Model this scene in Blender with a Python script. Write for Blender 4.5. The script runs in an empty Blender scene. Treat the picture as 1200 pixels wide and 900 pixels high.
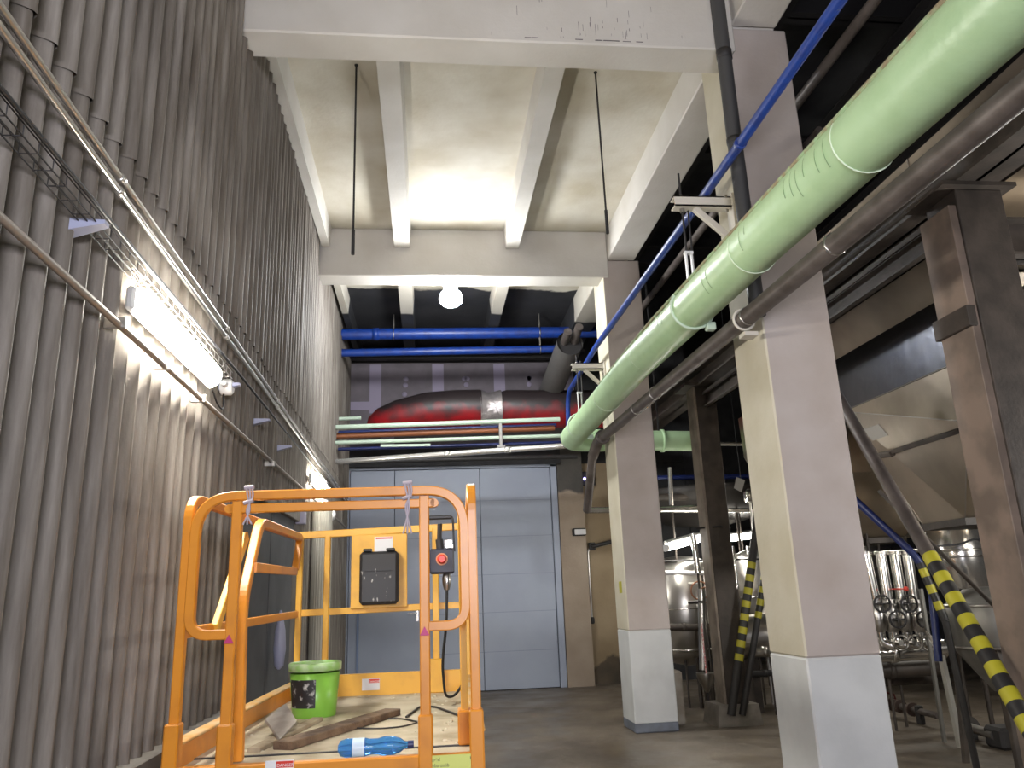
import bpy, math, random
from mathutils import Vector, Matrix
random.seed(7)
C = bpy.context.scene.collection
# ---------------------------------------------------------------- camera
YAW, PITCH, ROLL, FPX = 0.113663325, 0.26622645, -0.038375006, 908.458746
CAM = Vector((0, 0, 1.6))
_f = Vector((math.sin(YAW)*math.cos(PITCH), math.cos(YAW)*math.cos(PITCH), math.sin(PITCH)))
_r = Vector((math.cos(YAW), -math.sin(YAW), 0)); _u = _r.cross(_f)
R2 = math.cos(ROLL)*_r + math.sin(ROLL)*_u; U2 = -math.sin(ROLL)*_r + math.cos(ROLL)*_u
cd = bpy.data.cameras.new('camera'); cam = bpy.data.objects.new('camera', cd); C.objects.link(cam)
cd.sensor_width = 36; cd.lens = FPX/1200*36; cd.clip_start = .05; cd.clip_end = 100
m = Matrix((R2, U2, -_f)).transposed().to_4x4(); m.translation = CAM
cam.matrix_world = m
bpy.context.scene.camera = cam
def at(ax, val, px, py):
    """point of the place seen at photo pixel (px, py) that lies on the plane ax = val"""
    d = R2*((px-600)/FPX) - U2*((py-450)/FPX) + _f
    i = 'xyz'.index(ax); return CAM + d*((val-CAM[i])/d[i])
# ---------------------------------------------------------------- light and exposure
vs = bpy.context.scene.view_settings
vs.view_transform = 'Standard'; vs.look = 'None'; vs.gamma = 1; vs.use_curve_mapping = False
vs.exposure = 0.75
wd = bpy.data.worlds.new('world'); bpy.context.scene.world = wd; wd.use_nodes = True
wd.node_tree.nodes['Background'].inputs[0].default_value = (.75, .78, .85, 1)
wd.node_tree.nodes['Background'].inputs[1].default_value = .012
def area(name, loc, target, size, sy, power, col):
    l = bpy.data.lights.new(name, 'AREA'); l.shape = 'RECTANGLE'; l.size = size; l.size_y = sy
    l.energy = power; l.color = col
    o = bpy.data.objects.new(name, l); C.objects.link(o); o.location = loc
    o.rotation_euler = (Vector(target)-Vector(loc)).to_track_quat('-Z', 'Y').to_euler(); return o
area('hall_light', (.6, -2.8, 2.3), (1.2, 6, 3.9), 1.8, .8, 215, (.90, .90, 1))
area('hall_side_light', (6.9, 3.9, 2.3), (5.0, 5.2, 3.4), 1.2, .3, 95, (1, .97, .92))
area('hall_far_light', (6.8, 10.2, 2.9), (4.8, 8.2, 1.5), 1.4, .2, 22, (1, .95, .85))

# ---------------------------------------------------------------- helpers
MATS = {}
def mat(name, col, rough=.6, metal=0., col2=None, scale=3., lo=.4, hi=.62, stretch=None, bump=0., bscale=40., emit=None, estr=0, detail=4, trans=0, alpha=1):
    if name in MATS: return MATS[name]
    m = bpy.data.materials.new(name); m.use_nodes = True; nt = m.node_tree; b = nt.nodes['Principled BSDF']
    b.inputs['Base Color'].default_value = (*col, 1); b.inputs['Roughness'].default_value = rough
    b.inputs['Metallic'].default_value = metal
    tc = nt.nodes.new('ShaderNodeTexCoord'); mp = nt.nodes.new('ShaderNodeMapping')
    nt.links.new(tc.outputs['Object'], mp.inputs[0])
    if stretch: mp.inputs['Scale'].default_value = stretch
    if col2:
        n = nt.nodes.new('ShaderNodeTexNoise'); n.inputs['Scale'].default_value = scale; n.inputs['Detail'].default_value = detail
        r = nt.nodes.new('ShaderNodeValToRGB'); r.color_ramp.elements[0].position = lo; r.color_ramp.elements[1].position = hi
        r.color_ramp.elements[0].color = (*col, 1); r.color_ramp.elements[1].color = (*col2, 1)
        nt.links.new(mp.outputs[0], n.inputs[0]); nt.links.new(n.outputs[0], r.inputs[0]); nt.links.new(r.outputs[0], b.inputs['Base Color'])
    if bump:
        n2 = nt.nodes.new('ShaderNodeTexNoise'); n2.inputs['Scale'].default_value = bscale; n2.inputs['Detail'].default_value = 5
        bp = nt.nodes.new('ShaderNodeBump'); bp.inputs['Strength'].default_value = bump; bp.inputs['Distance'].default_value = .02
        nt.links.new(mp.outputs[0], n2.inputs[0]); nt.links.new(n2.outputs[0], bp.inputs['Height']); nt.links.new(bp.outputs[0], b.inputs['Normal'])
    if emit:
        b.inputs['Emission Color'].default_value = (*emit, 1); b.inputs['Emission Strength'].default_value = estr
    if trans: b.inputs['Transmission Weight'].default_value = trans; b.inputs['IOR'].default_value = 1.3
    if alpha < 1: b.inputs['Alpha'].default_value = alpha
    MATS[name] = m; return m

class MB:
    def __init__(s): s.v = []; s.f = []; s.sm = []
    def add(s, vs, fs, smooth=False):
        k = len(s.v); s.v += [tuple(v) for v in vs]; s.f += [tuple(i+k for i in f) for f in fs]; s.sm += [smooth]*len(fs); return s
    def box(s, a, b, bev=0.):
        x0, y0, z0 = (min(a[i], b[i]) for i in range(3)); x1, y1, z1 = (max(a[i], b[i]) for i in range(3))
        bev = min(bev, (x1-x0)*.45, (y1-y0)*.45, (z1-z0)*.45)
        if bev <= 0:
            v = [(x, y, z) for x in (x0, x1) for y in (y0, y1) for z in (z0, z1)]
            return s.add(v, [(0,1,3,2),(4,6,7,5),(0,4,5,1),(2,3,7,6),(0,2,6,4),(1,5,7,3)])
        # chamfered box
        v = []; idx = {}
        X = (x0, x1); Y = (y0, y1); Z = (z0, z1); sg = (1, -1)
        for i in (0,1):
            for j in (0,1):
                for k in (0,1):
                    idx[i,j,k,0] = len(v); v.append((X[i], Y[j]+sg[j]*bev, Z[k]+sg[k]*bev))
                    idx[i,j,k,1] = len(v); v.append((X[i]+sg[i]*bev, Y[j], Z[k]+sg[k]*bev))
                    idx[i,j,k,2] = len(v); v.append((X[i]+sg[i]*bev, Y[j]+sg[j]*bev, Z[k]))
        f = []
        g = lambda i,j,k,t: idx[i,j,k,t]
        for i in (0,1): f.append((g(i,0,0,0), g(i,0,1,0), g(i,1,1,0), g(i,1,0,0)))
        for j in (0,1): f.append((g(0,j,0,1), g(0,j,1,1), g(1,j,1,1), g(1,j,0,1)))
        for k in (0,1): f.append((g(0,0,k,2), g(0,1,k,2), g(1,1,k,2), g(1,0,k,2)))
        for j in (0,1):
            for k in (0,1): f.append((g(0,j,k,1), g(1,j,k,1), g(1,j,k,2), g(0,j,k,2)))
        for i in (0,1):
            for k in (0,1): f.append((g(i,0,k,0), g(i,1,k,0), g(i,1,k,2), g(i,0,k,2)))
        for i in (0,1):
            for j in (0,1): f.append((g(i,j,0,0), g(i,j,1,0), g(i,j,1,1), g(i,j,0,1)))
        for i in (0,1):
            for j in (0,1):
                for k in (0,1): f.append((g(i,j,k,0), g(i,j,k,1), g(i,j,k,2)))
        return s.add(v, f)
    def hexa(s, bot, top):
        n = len(bot); v = list(bot)+list(top)
        f = [tuple(reversed(range(n))), tuple(range(n, 2*n))]+[(i, (i+1)%n, n+(i+1)%n, n+i) for i in range(n)]
        return s.add(v, f)
    def sweep(s, path, prof, ref=None, smooth=True, cap=True, closed=False):
        P = [Vector(p) for p in path]; n = len(P); k = len(prof); vs = []
        T = []
        for i in range(n):
            if closed: t = P[(i+1)%n]-P[i-1]
            else: t = P[min(i+1, n-1)]-P[max(i-1, 0)]
            T.append(t.normalized())
        if ref is None:
            a = Vector((0,0,1)) if abs(T[0].z) < .9 else Vector((0,1,0)); side = a.cross(T[0]).normalized()
        for i in range(n):
            t = T[i]
            if ref is not None: side = Vector(ref)
            side = (side - t*side.dot(t)).normalized(); up = t.cross(side)
            for (a, b) in prof: vs.append(P[i]+side*a+up*b)
        fs = []
        rng = n if closed else n-1
        for i in range(rng):
            j = (i+1) % n
            for q in range(k): fs.append((i*k+q, i*k+(q+1)%k, j*k+(q+1)%k, j*k+q))
        s.add(vs, fs, smooth)
        if cap and not closed:
            s.add(vs[:k], [tuple(reversed(range(k)))]); s.add(vs[-k:], [tuple(range(k))])
        return s
    def tube(s, path, r, n=14, **k): return s.sweep(path, [(r*math.cos(2*math.pi*i/n), r*math.sin(2*math.pi*i/n)) for i in range(n)], **k)
    def bar(s, path, w, h, ref, c=.12):
        a, b = w/2, h/2; q = min(a, b)*c*2
        return s.sweep(path, [(a-q,-b),(a,-b+q),(a,b-q),(a-q,b),(-a+q,b),(-a,b-q),(-a,-b+q),(-a+q,-b)], ref=ref, smooth=False)
    def lathe(s, prof, n=28, o=(0,0,0), ax='z', smooth=True):
        vs = []
        for (r, h) in prof:
            for i in range(n):
                a = 2*math.pi*i/n; c, d = r*math.cos(a), r*math.sin(a)
                vs.append({'z': (c, d, h), 'x': (h, c, d), 'y': (c, h, d)}[ax])
        vs = [(v[0]+o[0], v[1]+o[1], v[2]+o[2]) for v in vs]; fs = []
        for j in range(len(prof)-1):
            for i in range(n): fs.append((j*n+i, j*n+(i+1)%n, (j+1)*n+(i+1)%n, (j+1)*n+i))
        s.add(vs, fs, smooth)
        s.add(vs[:n], [tuple(reversed(range(n)))]); s.add(vs[-n:], [tuple(range(n))]); return s
    def torus(s, c, R, r, normal=(0,0,1), n=24, k=8, a0=0, a1=2*math.pi):
        N = Vector(normal).normalized(); a = Vector((1,0,0)) if abs(N.x) < .8 else Vector((0,1,0)); u = N.cross(a).normalized(); w = N.cross(u)
        full = abs(a1-a0-2*math.pi) < 1e-6
        pts = [Vector(c)+u*R*math.cos(a0+(a1-a0)*i/(n if full else n-1))+w*R*math.sin(a0+(a1-a0)*i/(n if full else n-1)) for i in range(n)]
        return s.sweep(pts, [(r*math.cos(2*math.pi*i/k), r*math.sin(2*math.pi*i/k)) for i in range(k)], ref=tuple(N), closed=full)
    def build(s, name, m, parent=None, loc=None):
        me = bpy.data.meshes.new(name); o_ = Vector(loc) if loc is not None else Vector((0,0,0))
        me.from_pydata([Vector(v)-o_ for v in s.v], [], s.f); me.materials.append(m)
        me.polygons.foreach_set('use_smooth', s.sm); me.update()
        bm_ = None
        o = bpy.data.objects.new(name, me); C.objects.link(o)
        import bmesh
        bm_ = bmesh.new(); bm_.from_mesh(me); bmesh.ops.recalc_face_normals(bm_, faces=bm_.faces); bm_.to_mesh(me); bm_.free()
        if parent is not None: o.parent = parent
        o.location = o_
        return o
def fillet(pts, r, n=6):
    P = [Vector(p) for p in pts]; out = [P[0]]
    for i in range(1, len(P)-1):
        a = (P[i-1]-P[i]); b = (P[i+1]-P[i]); rr = min(r, a.length*.49, b.length*.49)
        A = P[i]+a.normalized()*rr; B = P[i]+b.normalized()*rr
        for k in range(n+1):
            t = k/n; out.append(A*(1-t)**2+P[i]*2*t*(1-t)+B*t*t)
    out.append(P[-1]); return out
def tag(o, label=None, cat=None, group=None, kind=None):
    if label: o['label'] = label
    if cat: o['category'] = cat
    if group: o['group'] = group
    if kind: o['kind'] = kind
    return o
def thing(name, label, cat, loc=(0,0,0), group=None):
    o = bpy.data.objects.new(name, None); C.objects.link(o); o.location = loc
    o.empty_display_size = .1
    return tag(o, label, cat, group)
def part(name, mb, m, root, label=None):
    """part in world coordinates under a root that is only translated or rotated"""
    o = mb.build(name, m); o.parent = root; o.matrix_parent_inverse = ROOTINV(root)
    if label: o['label'] = label
    return o
def ROOTINV(root):
    r = root; M = Matrix.Identity(4); chain = []
    while r is not None: chain.append(r); r = r.parent
    for q in reversed(chain):
        M = M @ (q.matrix_parent_inverse if q.parent else Matrix.Identity(4)) @ Matrix.LocRotScale(q.location, q.rotation_euler, q.scale)
    return M.inverted()
def solo(name, mb, m, label, cat, group=None):
    o = mb.build(name, m); return tag(o, label, cat, group)
def struct(name, mb, m, parent=None):
    o = mb.build(name, m)
    if parent is None: o['kind'] = 'structure'
    else: o.parent = parent
    return o
def text(txt, size, mtx, m, name, parent, align='LEFT'):
    cu = bpy.data.curves.new(name, 'FONT'); cu.body = txt; cu.size = size; cu.align_x = align; cu.extrude = .0004
    o = bpy.data.objects.new(name+'_tmp', cu); C.objects.link(o)
    dg = bpy.context.evaluated_depsgraph_get(); me = bpy.data.meshes.new_from_object(o.evaluated_get(dg))
    bpy.data.objects.remove(o)
    me.materials.clear(); me.materials.append(m)
    q = bpy.data.objects.new(name, me); C.objects.link(q); q.parent = parent; q.matrix_parent_inverse = ROOTINV(parent)
    q.matrix_basis = mtx; return q

# ---------------------------------------------------------------- materials
M_paint = mat('white_paint', (.60,.575,.535), .7, col2=(.50,.47,.42), scale=1.6, lo=.35, hi=.75, bump=.12, bscale=30)
M_beige = mat('beige_paint', (.50,.445,.41), .7, col2=(.41,.345,.30), scale=2.2, lo=.35, hi=.75, bump=.1, bscale=30)
M_lowpaint = mat('pale_grey_paint', (.60,.61,.60), .55, col2=(.54,.55,.54), scale=3, bump=.05)
M_footpaint = mat('blue_grey_paint', (.16,.18,.22), .5, col2=(.12,.13,.15), scale=6)
M_slab = mat('stained_whitewash', (.58,.55,.46), .8, col2=(.44,.39,.29), scale=1.5, lo=.42, hi=.72, bump=.25, bscale=14, detail=7)
M_steelpaint = mat('brown_steel', (.036,.028,.022), .6, col2=(.062,.048,.038), scale=5, bump=.1)
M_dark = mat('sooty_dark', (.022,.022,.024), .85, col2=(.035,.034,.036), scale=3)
M_darksteel = mat('dark_steel', (.03,.028,.028), .6, metal=.2)
M_orange = mat('orange_enamel', (.70,.265,.022), .36, col2=(.58,.21,.022), scale=7, lo=.5, hi=.75)
M_yellow = mat('yellow_enamel', (.80,.43,.05), .4, col2=(.66,.33,.05), scale=8, lo=.5, hi=.8)
M_green = mat('mint_green_paint', (.42,.60,.35), .38, col2=(.36,.53,.29), scale=4, lo=.45, hi=.75, bump=.12, bscale=18)
M_mint = mat('pale_mint_paint', (.50,.62,.50), .45)
M_blue = mat('blue_pipe_paint', (.008,.045,.27), .4, col2=(.012,.035,.20), scale=9)
M_navy = mat('navy_pipe_paint', (.012,.022,.11), .4)
M_brownpipe = mat('dull_brown_pipe', (.085,.07,.062), .5, metal=.3, col2=(.13,.11,.10), scale=6)
M_copper = mat('brick_orange_pipe', (.26,.09,.035), .55)
M_chrome = mat('polished_steel', (.70,.68,.64), .18, metal=.92)
M_steel = mat('brushed_steel', (.48,.46,.43), .3, metal=1., bump=.05, bscale=12)
M_galv = mat('galvanised_sheet', (.50,.43,.34), .28, metal=.88, col2=(.30,.255,.20), scale=1.3, lo=.35, hi=.7, bump=.6, bscale=1.6)
M_conduit = mat('zinc_conduit', (.62,.60,.57), .3, metal=.9)
M_black = mat('black_plastic', (.018,.018,.02), .45)
M_rubber = mat('black_rubber', (.02,.02,.02), .8)
M_white = mat('white_plastic', (.75,.75,.75), .4)
M_cream = mat('cream_bracket_paint', (.62,.58,.50), .5)
M_concrete = mat('grey_concrete', (.25,.225,.195), .85, col2=(.17,.15,.125), scale=5, bump=.4, bscale=20)
M_door = mat('grey_blue_door', (.345,.385,.46), .42, col2=(.32,.355,.435), scale=1.5, bump=.03)
M_frame = mat('door_frame_grey', (.25,.27,.30), .45)
M_dooredge = mat('black_joint', (.02,.02,.022), .8)
M_doordark = mat('dark_grey_steel_door', (.095,.097,.10), .6, col2=(.07,.07,.073), scale=3)
M_hazY = mat('hazard_yellow', (.42,.38,.02), .5); M_hazK = mat('hazard_black', (.015,.014,.014), .5)
M_red = mat('red_plastic', (.65,.04,.02), .35)
M_board = mat('plasterboard', (.20,.175,.195), .85, col2=(.17,.15,.165), scale=4)
M_filler = mat('joint_filler', (.36,.32,.42), .85)
def lampmat(name, col, s): return mat('%s_%d' % (name, s), (1,1,1), .4, emit=col, estr=s)

# corrugated sheet
def corr_mat():
    m = bpy.data.materials.new('weathered_corrugated_sheet'); m.use_nodes = True; nt = m.node_tree; b = nt.nodes['Principled BSDF']
    tc = nt.nodes.new('ShaderNodeTexCoord'); mp = nt.nodes.new('ShaderNodeMapping'); mp.inputs['Scale'].default_value = (1, 9, .5)
    n = nt.nodes.new('ShaderNodeTexNoise'); n.inputs['Scale'].default_value = 2.2; n.inputs['Detail'].default_value = 7; n.inputs['Roughness'].default_value = .62
    r = nt.nodes.new('ShaderNodeValToRGB'); e = r.color_ramp.elements
    e[0].position = .33; e[0].color = (.095,.078,.062,1); e[1].position = .72; e[1].color = (.27,.245,.22,1)
    q = r.color_ramp.elements.new(.52); q.color = (.17,.15,.128,1)
    nt.links.new(tc.outputs['Object'], mp.inputs[0]); nt.links.new(mp.outputs[0], n.inputs[0]); nt.links.new(n.outputs[0], r.inputs[0])
    nt.links.new(r.outputs[0], b.inputs['Base Color']); b.inputs['Roughness'].default_value = .62
    n2 = nt.nodes.new('ShaderNodeTexNoise'); n2.inputs['Scale'].default_value = 50; bp = nt.nodes.new('ShaderNodeBump'); bp.inputs['Strength'].default_value = .15; bp.inputs['Distance'].default_value = .01
    nt.links.new(tc.outputs['Object'], n2.inputs[0]); nt.links.new(n2.outputs[0], bp.inputs['Height']); nt.links.new(bp.outputs[0], b.inputs['Normal'])
    return m
M_corr = corr_mat()
def floor_mat():
    m = bpy.data.materials.new('worn_concrete_floor'); m.use_nodes = True; nt = m.node_tree; b = nt.nodes['Principled BSDF']
    tc = nt.nodes.new('ShaderNodeTexCoord')
    n = nt.nodes.new('ShaderNodeTexNoise'); n.inputs['Scale'].default_value = .9; n.inputs['Detail'].default_value = 8; n.inputs['Roughness'].default_value = .6
    r = nt.nodes.new('ShaderNodeValToRGB'); e = r.color_ramp.elements
    e[0].position = .35; e[0].color = (.085,.068,.05,1); e[1].position = .68; e[1].color = (.20,.165,.125,1)
    nt.links.new(tc.outputs['Object'], n.inputs[0]); nt.links.new(n.outputs[0], r.inputs[0]); nt.links.new(r.outputs[0], b.inputs['Base Color'])
    n3 = nt.nodes.new('ShaderNodeTexNoise'); n3.inputs['Scale'].default_value = 1.7; n3.inputs['Detail'].default_value = 6
    r3 = nt.nodes.new('ShaderNodeMapRange'); r3.inputs[1].default_value = .35; r3.inputs[2].default_value = .65; r3.inputs[3].default_value = .3; r3.inputs[4].default_value = .62
    nt.links.new(tc.outputs['Object'], n3.inputs[0]); nt.links.new(n3.outputs[0], r3.inputs[0]); nt.links.new(r3.outputs[0], b.inputs['Roughness'])
    n2 = nt.nodes.new('ShaderNodeTexNoise'); n2.inputs['Scale'].default_value = 9; n2.inputs['Detail'].default_value = 8
    bp = nt.nodes.new('ShaderNodeBump'); bp.inputs['Strength'].default_value = .25; bp.inputs['Distance'].default_value = .02
    nt.links.new(tc.outputs['Object'], n2.inputs[0]); nt.links.new(n2.outputs[0], bp.inputs['Height']); nt.links.new(bp.outputs[0], b.inputs['Normal'])
    return m
M_floor = floor_mat()
def split_mat(name, base, other, axis, pos, wob, ns=2.0, rough=.8):
    """two coats of paint meeting on an uneven line across one axis"""
    m = bpy.data.materials.new(name); m.use_nodes = True; nt = m.node_tree; b = nt.nodes['Principled BSDF']; b.inputs['Roughness'].default_value = rough
    tc = nt.nodes.new('ShaderNodeTexCoord'); sp = nt.nodes.new('ShaderNodeSeparateXYZ'); nt.links.new(tc.outputs['Object'], sp.inputs[0])
    n = nt.nodes.new('ShaderNodeTexNoise'); n.inputs['Scale'].default_value = ns; n.inputs['Detail'].default_value = 5; nt.links.new(tc.outputs['Object'], n.inputs[0])
    mu = nt.nodes.new('ShaderNodeMath'); mu.operation = 'MULTIPLY_ADD'; mu.inputs[1].default_value = wob; nt.links.new(n.outputs[0], mu.inputs[0]); nt.links.new(sp.outputs['XYZ'.index(axis)], mu.inputs[2])
    mr = nt.nodes.new('ShaderNodeMapRange'); mr.inputs[1].default_value = pos+wob/2-.03; mr.inputs[2].default_value = pos+wob/2+.03; nt.links.new(mu.outputs[0], mr.inputs[0])
    n2 = nt.nodes.new('ShaderNodeTexNoise'); n2.inputs['Scale'].default_value = 1.6; n2.inputs['Detail'].default_value = 7; nt.links.new(tc.outputs['Object'], n2.inputs[0])
    def pair(c):
        r = nt.nodes.new('ShaderNodeValToRGB'); r.color_ramp.elements[0].position = .35; r.color_ramp.elements[1].position = .7
        r.color_ramp.elements[0].color = (*c[0], 1); r.color_ramp.elements[1].color = (*c[1], 1); nt.links.new(n2.outputs[0], r.inputs[0]); return r
    a = pair(base); c = pair(other); mx = nt.nodes.new('ShaderNodeMix'); mx.data_type = 'RGBA'
    nt.links.new(mr.outputs[0], mx.inputs[0]); nt.links.new(a.outputs[0], mx.inputs[6]); nt.links.new(c.outputs[0], mx.inputs[7]); nt.links.new(mx.outputs[2], b.inputs['Base Color'])
    bp = nt.nodes.new('ShaderNodeBump'); bp.inputs['Strength'].default_value = .15; bp.inputs['Distance'].default_value = .02
    n3 = nt.nodes.new('ShaderNodeTexNoise'); n3.inputs['Scale'].default_value = 25; nt.links.new(tc.outputs['Object'], n3.inputs[0]); nt.links.new(n3.outputs[0], bp.inputs['Height']); nt.links.new(bp.outputs[0], b.inputs['Normal'])
    return m
SOOT = ((.018,.019,.022), (.04,.04,.045))
M_slab2 = split_mat('whitewash_and_soot_ceiling', ((.62,.59,.51), (.46,.41,.31)), SOOT, 'Y', 11.6, .5)
M_joist2 = split_mat('whitewash_and_soot_rib', ((.60,.57,.50), (.54,.50,.43)), SOOT, 'Y', 12.0, .25)
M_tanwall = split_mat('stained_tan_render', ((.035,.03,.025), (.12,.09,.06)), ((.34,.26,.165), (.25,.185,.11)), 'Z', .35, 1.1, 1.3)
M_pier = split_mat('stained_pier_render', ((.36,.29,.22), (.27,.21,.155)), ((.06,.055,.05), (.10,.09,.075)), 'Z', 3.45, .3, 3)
def wx(y): return -1.27-.0125*y

# ---------------------------------------------------------------- structure
struct('floor', MB().box((-2.2,-4,-.2), (14,18,0)), M_floor)
ZS = 6.37
struct('ceiling', MB().box((-1.9,-4,ZS), (2.85,14.9,ZS+.25)), M_slab2)
# upper hall roof over the equipment bay
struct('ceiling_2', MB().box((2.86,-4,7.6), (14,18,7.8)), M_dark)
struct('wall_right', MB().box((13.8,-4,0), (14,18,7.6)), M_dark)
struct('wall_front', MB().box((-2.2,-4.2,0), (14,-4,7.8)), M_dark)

def corrugated(y0, y1, z0f, z1, off=0.0, pitch=.155, amp=.041):
    b = MB(); n = int((y1-y0)/pitch)*12; ys = [y0+(y1-y0)*i/n for i in range(n+1)]
    rnd = random.Random(3)
    vs = []; rows = []
    zs = [(0, 0), (1, 0)]
    LAP = 3.58
    for (za, zb, o2) in ((None, LAP+.04, 0.0), (LAP-.06, z1, .012)):
        k = len(vs)
        for i, y in enumerate(ys):
            sheet = int((y-y0)/(pitch*6.5)); jit = .006*((sheet*37) % 5-2)
            ph = (y-y0)/pitch*2*math.pi
            c = math.cos(ph); c = math.copysign(abs(c)**.9, c)
            fr = ((y-y0)/(pitch*6.5)) % 1; lapx = .010 if fr < .08 else 0
            x = wx(y)-.029+off+amp*c+o2+lapx+jit*.3
            za_ = (z0f(y) if za is None else za+jit)
            vs.append((x, y, za_)); vs.append((x, y, zb))
        for i in range(len(ys)-1): rows.append((k+2*i, k+2*i+1, k+2*i+3, k+2*i+2))
    b.add(vs, rows, True); return b
def zlow(y): return .95 if y < 5.85 else 2.5 if y < 8.55 else .35
struct('wall_left', corrugated(-3.9, 14.4, zlow, 6.36), M_corr)
mb = MB().box((wx(-4)-.35,-4,0), (wx(5.9)-.12,14.9,7.6))
struct('wall_left_backing', mb, M_dark)
mb = MB().box((-1.9,-4,0), (wx(3)-.03,5.85,.80))
mb.box((-1.9,-4,.80), (wx(3)+.05,5.85,.955), .008)
struct('trim_1', mb, mat('grey_sill', (.20,.185,.165), .7, col2=(.15,.135,.12), scale=4))
# dark steel double door in the left wall
d = struct('door_2', MB().box((wx(7)-.115,5.87,0), (wx(7)-.07,8.55,2.52)), M_doordark)
part('door_leaf', MB().box((wx(7)-.07,6.0,.02), (wx(7)-.04,7.22,2.44), .004), M_doordark, d)
part('door_leaf', MB().box((wx(7)-.07,7.25,.02), (wx(7)-.04,8.42,2.44), .004), M_doordark, d)
part('door_handle', MB().box((wx(7)-.04,6.02,1.25), (wx(7)-.0,6.08,1.5), .006), M_steel, d)
struct('trim_2', MB().box((wx(7)-.05,5.9,2.44), (wx(7)+.0,8.55,2.56), .006), M_concrete)

# back wall pieces
YB = 14.6
mb = MB().box((-1.9,YB,3.95), (2.9,YB+.3,6.05))
wb = struct('wall_back', mb, M_board)
fl = MB()
for x in (-.98, .22, 1.42, 2.6): fl.box((x-.11,YB-.004,5.05), (x+.11,YB,6.02))
for (xa, xb, za_, zb_) in ((-1.7,-.9,5.12,5.28), (-.9,.3,5.02,5.16), (.3,1.4,5.0,5.14)): fl.box((xa,YB-.0045,za_), (xb,YB,zb_))
fl.box((-.88,YB-.004,4.2), (-.62,YB,5.0))
for x in (-.4, .75, .77, 2.0, 2.02):
    for z in (5.25, 5.42, 5.6, 5.72):
        if random.random() < .7: fl.lathe([(.001,-.003), (.05,-.003), (.05,0)], n=10, o=(x+random.uniform(-.03,.03), YB, z), ax='y')
struct('wall_back_joint_filler', fl, M_filler, wb)
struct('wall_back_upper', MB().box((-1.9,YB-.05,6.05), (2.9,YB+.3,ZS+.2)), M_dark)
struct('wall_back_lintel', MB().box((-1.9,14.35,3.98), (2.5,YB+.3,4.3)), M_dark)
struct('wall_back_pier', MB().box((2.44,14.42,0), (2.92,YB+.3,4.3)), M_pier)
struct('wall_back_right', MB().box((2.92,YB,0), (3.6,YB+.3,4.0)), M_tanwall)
struct('wall_back_dark', MB().box((3.6,YB+.05,0), (5.2,YB+.3,4.0)), M_dark)  # section right of the tan wall, coloured dark
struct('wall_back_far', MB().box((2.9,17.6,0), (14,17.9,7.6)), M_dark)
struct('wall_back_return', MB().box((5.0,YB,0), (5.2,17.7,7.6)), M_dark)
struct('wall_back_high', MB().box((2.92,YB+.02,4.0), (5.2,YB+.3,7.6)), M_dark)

# main door
dr = struct('door_1', MB().box((-1.5,14.52,.0), (2.44,14.58,4.0)), M_dooredge)
def leaf(x0, x1, z0, z1, y=14.47):
    return MB().box((x0,y,z0), (x1,14.53,z1), .005)
part('door_panel', leaf(.975,2.30,.012,3.92), M_door, dr)
part('door_panel', leaf(-.60,.965,.012,3.92), M_door, dr)
part('door_panel', leaf(-1.41,-.61,.012,3.92), M_door, dr)
g = MB()
for z in (.65, 1.32, 1.98, 2.66, 3.32): g.box((-.60,14.466,z-.004), (2.3,14.4705,z+.004))
part('door_joint', g, mat('grey_blue_joint', (.235,.26,.325), .6), dr)  # thin lines across the panels, darker than the door
part('door_frame', MB().box((2.31,14.44,0), (2.43,14.53,3.98), .006).box((-1.49,14.44,0), (-1.42,14.53,3.98), .006).box((-1.49,14.44,3.93), (2.43,14.53,3.99), .006), M_door, dr)
part('wicket_door', MB().box((-1.22,14.455,.12), (-.12,14.475,2.15), .004), M_door, dr)
g = MB(); 
for x in (-1.24, -.10): g.box((x-.02,14.45,.1), (x+.02,14.475,2.18), .004)
part('wicket_frame', g, mat('blue_door_profile', (.20,.26,.40), .35), dr)
g = MB().tube([(-.20,14.46,1.36), (-.20,14.41,1.36)], .012).tube([(-.20,14.41,1.36), (-.36,14.41,1.36)], .011).box((-.225,14.445,1.22), (-.175,14.457,1.42), .004)
part('door_handle', g, M_chrome, dr)

# ---------------------------------------------------------------- concrete frame
def column(x0, x1, y0, y1, zt, label, loc, zband=1.14, foot=True):
    t = thing('concrete_column', label, 'column', loc, 'concrete columns')
    o = part('shaft', MB().box((x0,y0,zband), (x1,y1,zt), .012), M_beige, t)
    o.data.materials.append(mat('lamplit_cream_side', (.56,.52,.415), .7, col2=(.50,.455,.34), scale=2.2, bump=.1, bscale=30))  # warm lamp light from the left, put into the colour of the left faces
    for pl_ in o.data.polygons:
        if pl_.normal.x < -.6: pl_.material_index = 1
    part('painted_base', MB().box((x0-.001,y0-.001,.10), (x1+.001,y1+.001,zband), .012), M_lowpaint, t)
    part('painted_foot', MB().box((x0-.002,y0-.002,0), (x1+.002,y1+.002,.11), .012), M_footpaint, t)
    return t
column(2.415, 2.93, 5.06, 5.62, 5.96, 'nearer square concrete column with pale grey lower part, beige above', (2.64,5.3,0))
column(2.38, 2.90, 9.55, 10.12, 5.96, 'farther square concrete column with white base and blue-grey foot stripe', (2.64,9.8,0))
solo('warning_sticker', MB().box((2.3775,9.72,1.58), (2.3795,9.86,1.72)), M_hazY, 'small yellow sticker on the side of the farther concrete column', 'sticker')
def cbeam(name, a, b, m, label, cat='ceiling beam'):
    return solo(name, MB().box(a, b, .012), m, label, cat)
NB = cbeam('ceiling_beam', (-1.42,5.0,5.70), (2.46,5.30,ZS), M_paint, 'broad white concrete cross beam at the top of the photo, nearest')
g = MB(); rnd = random.Random(11)
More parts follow.
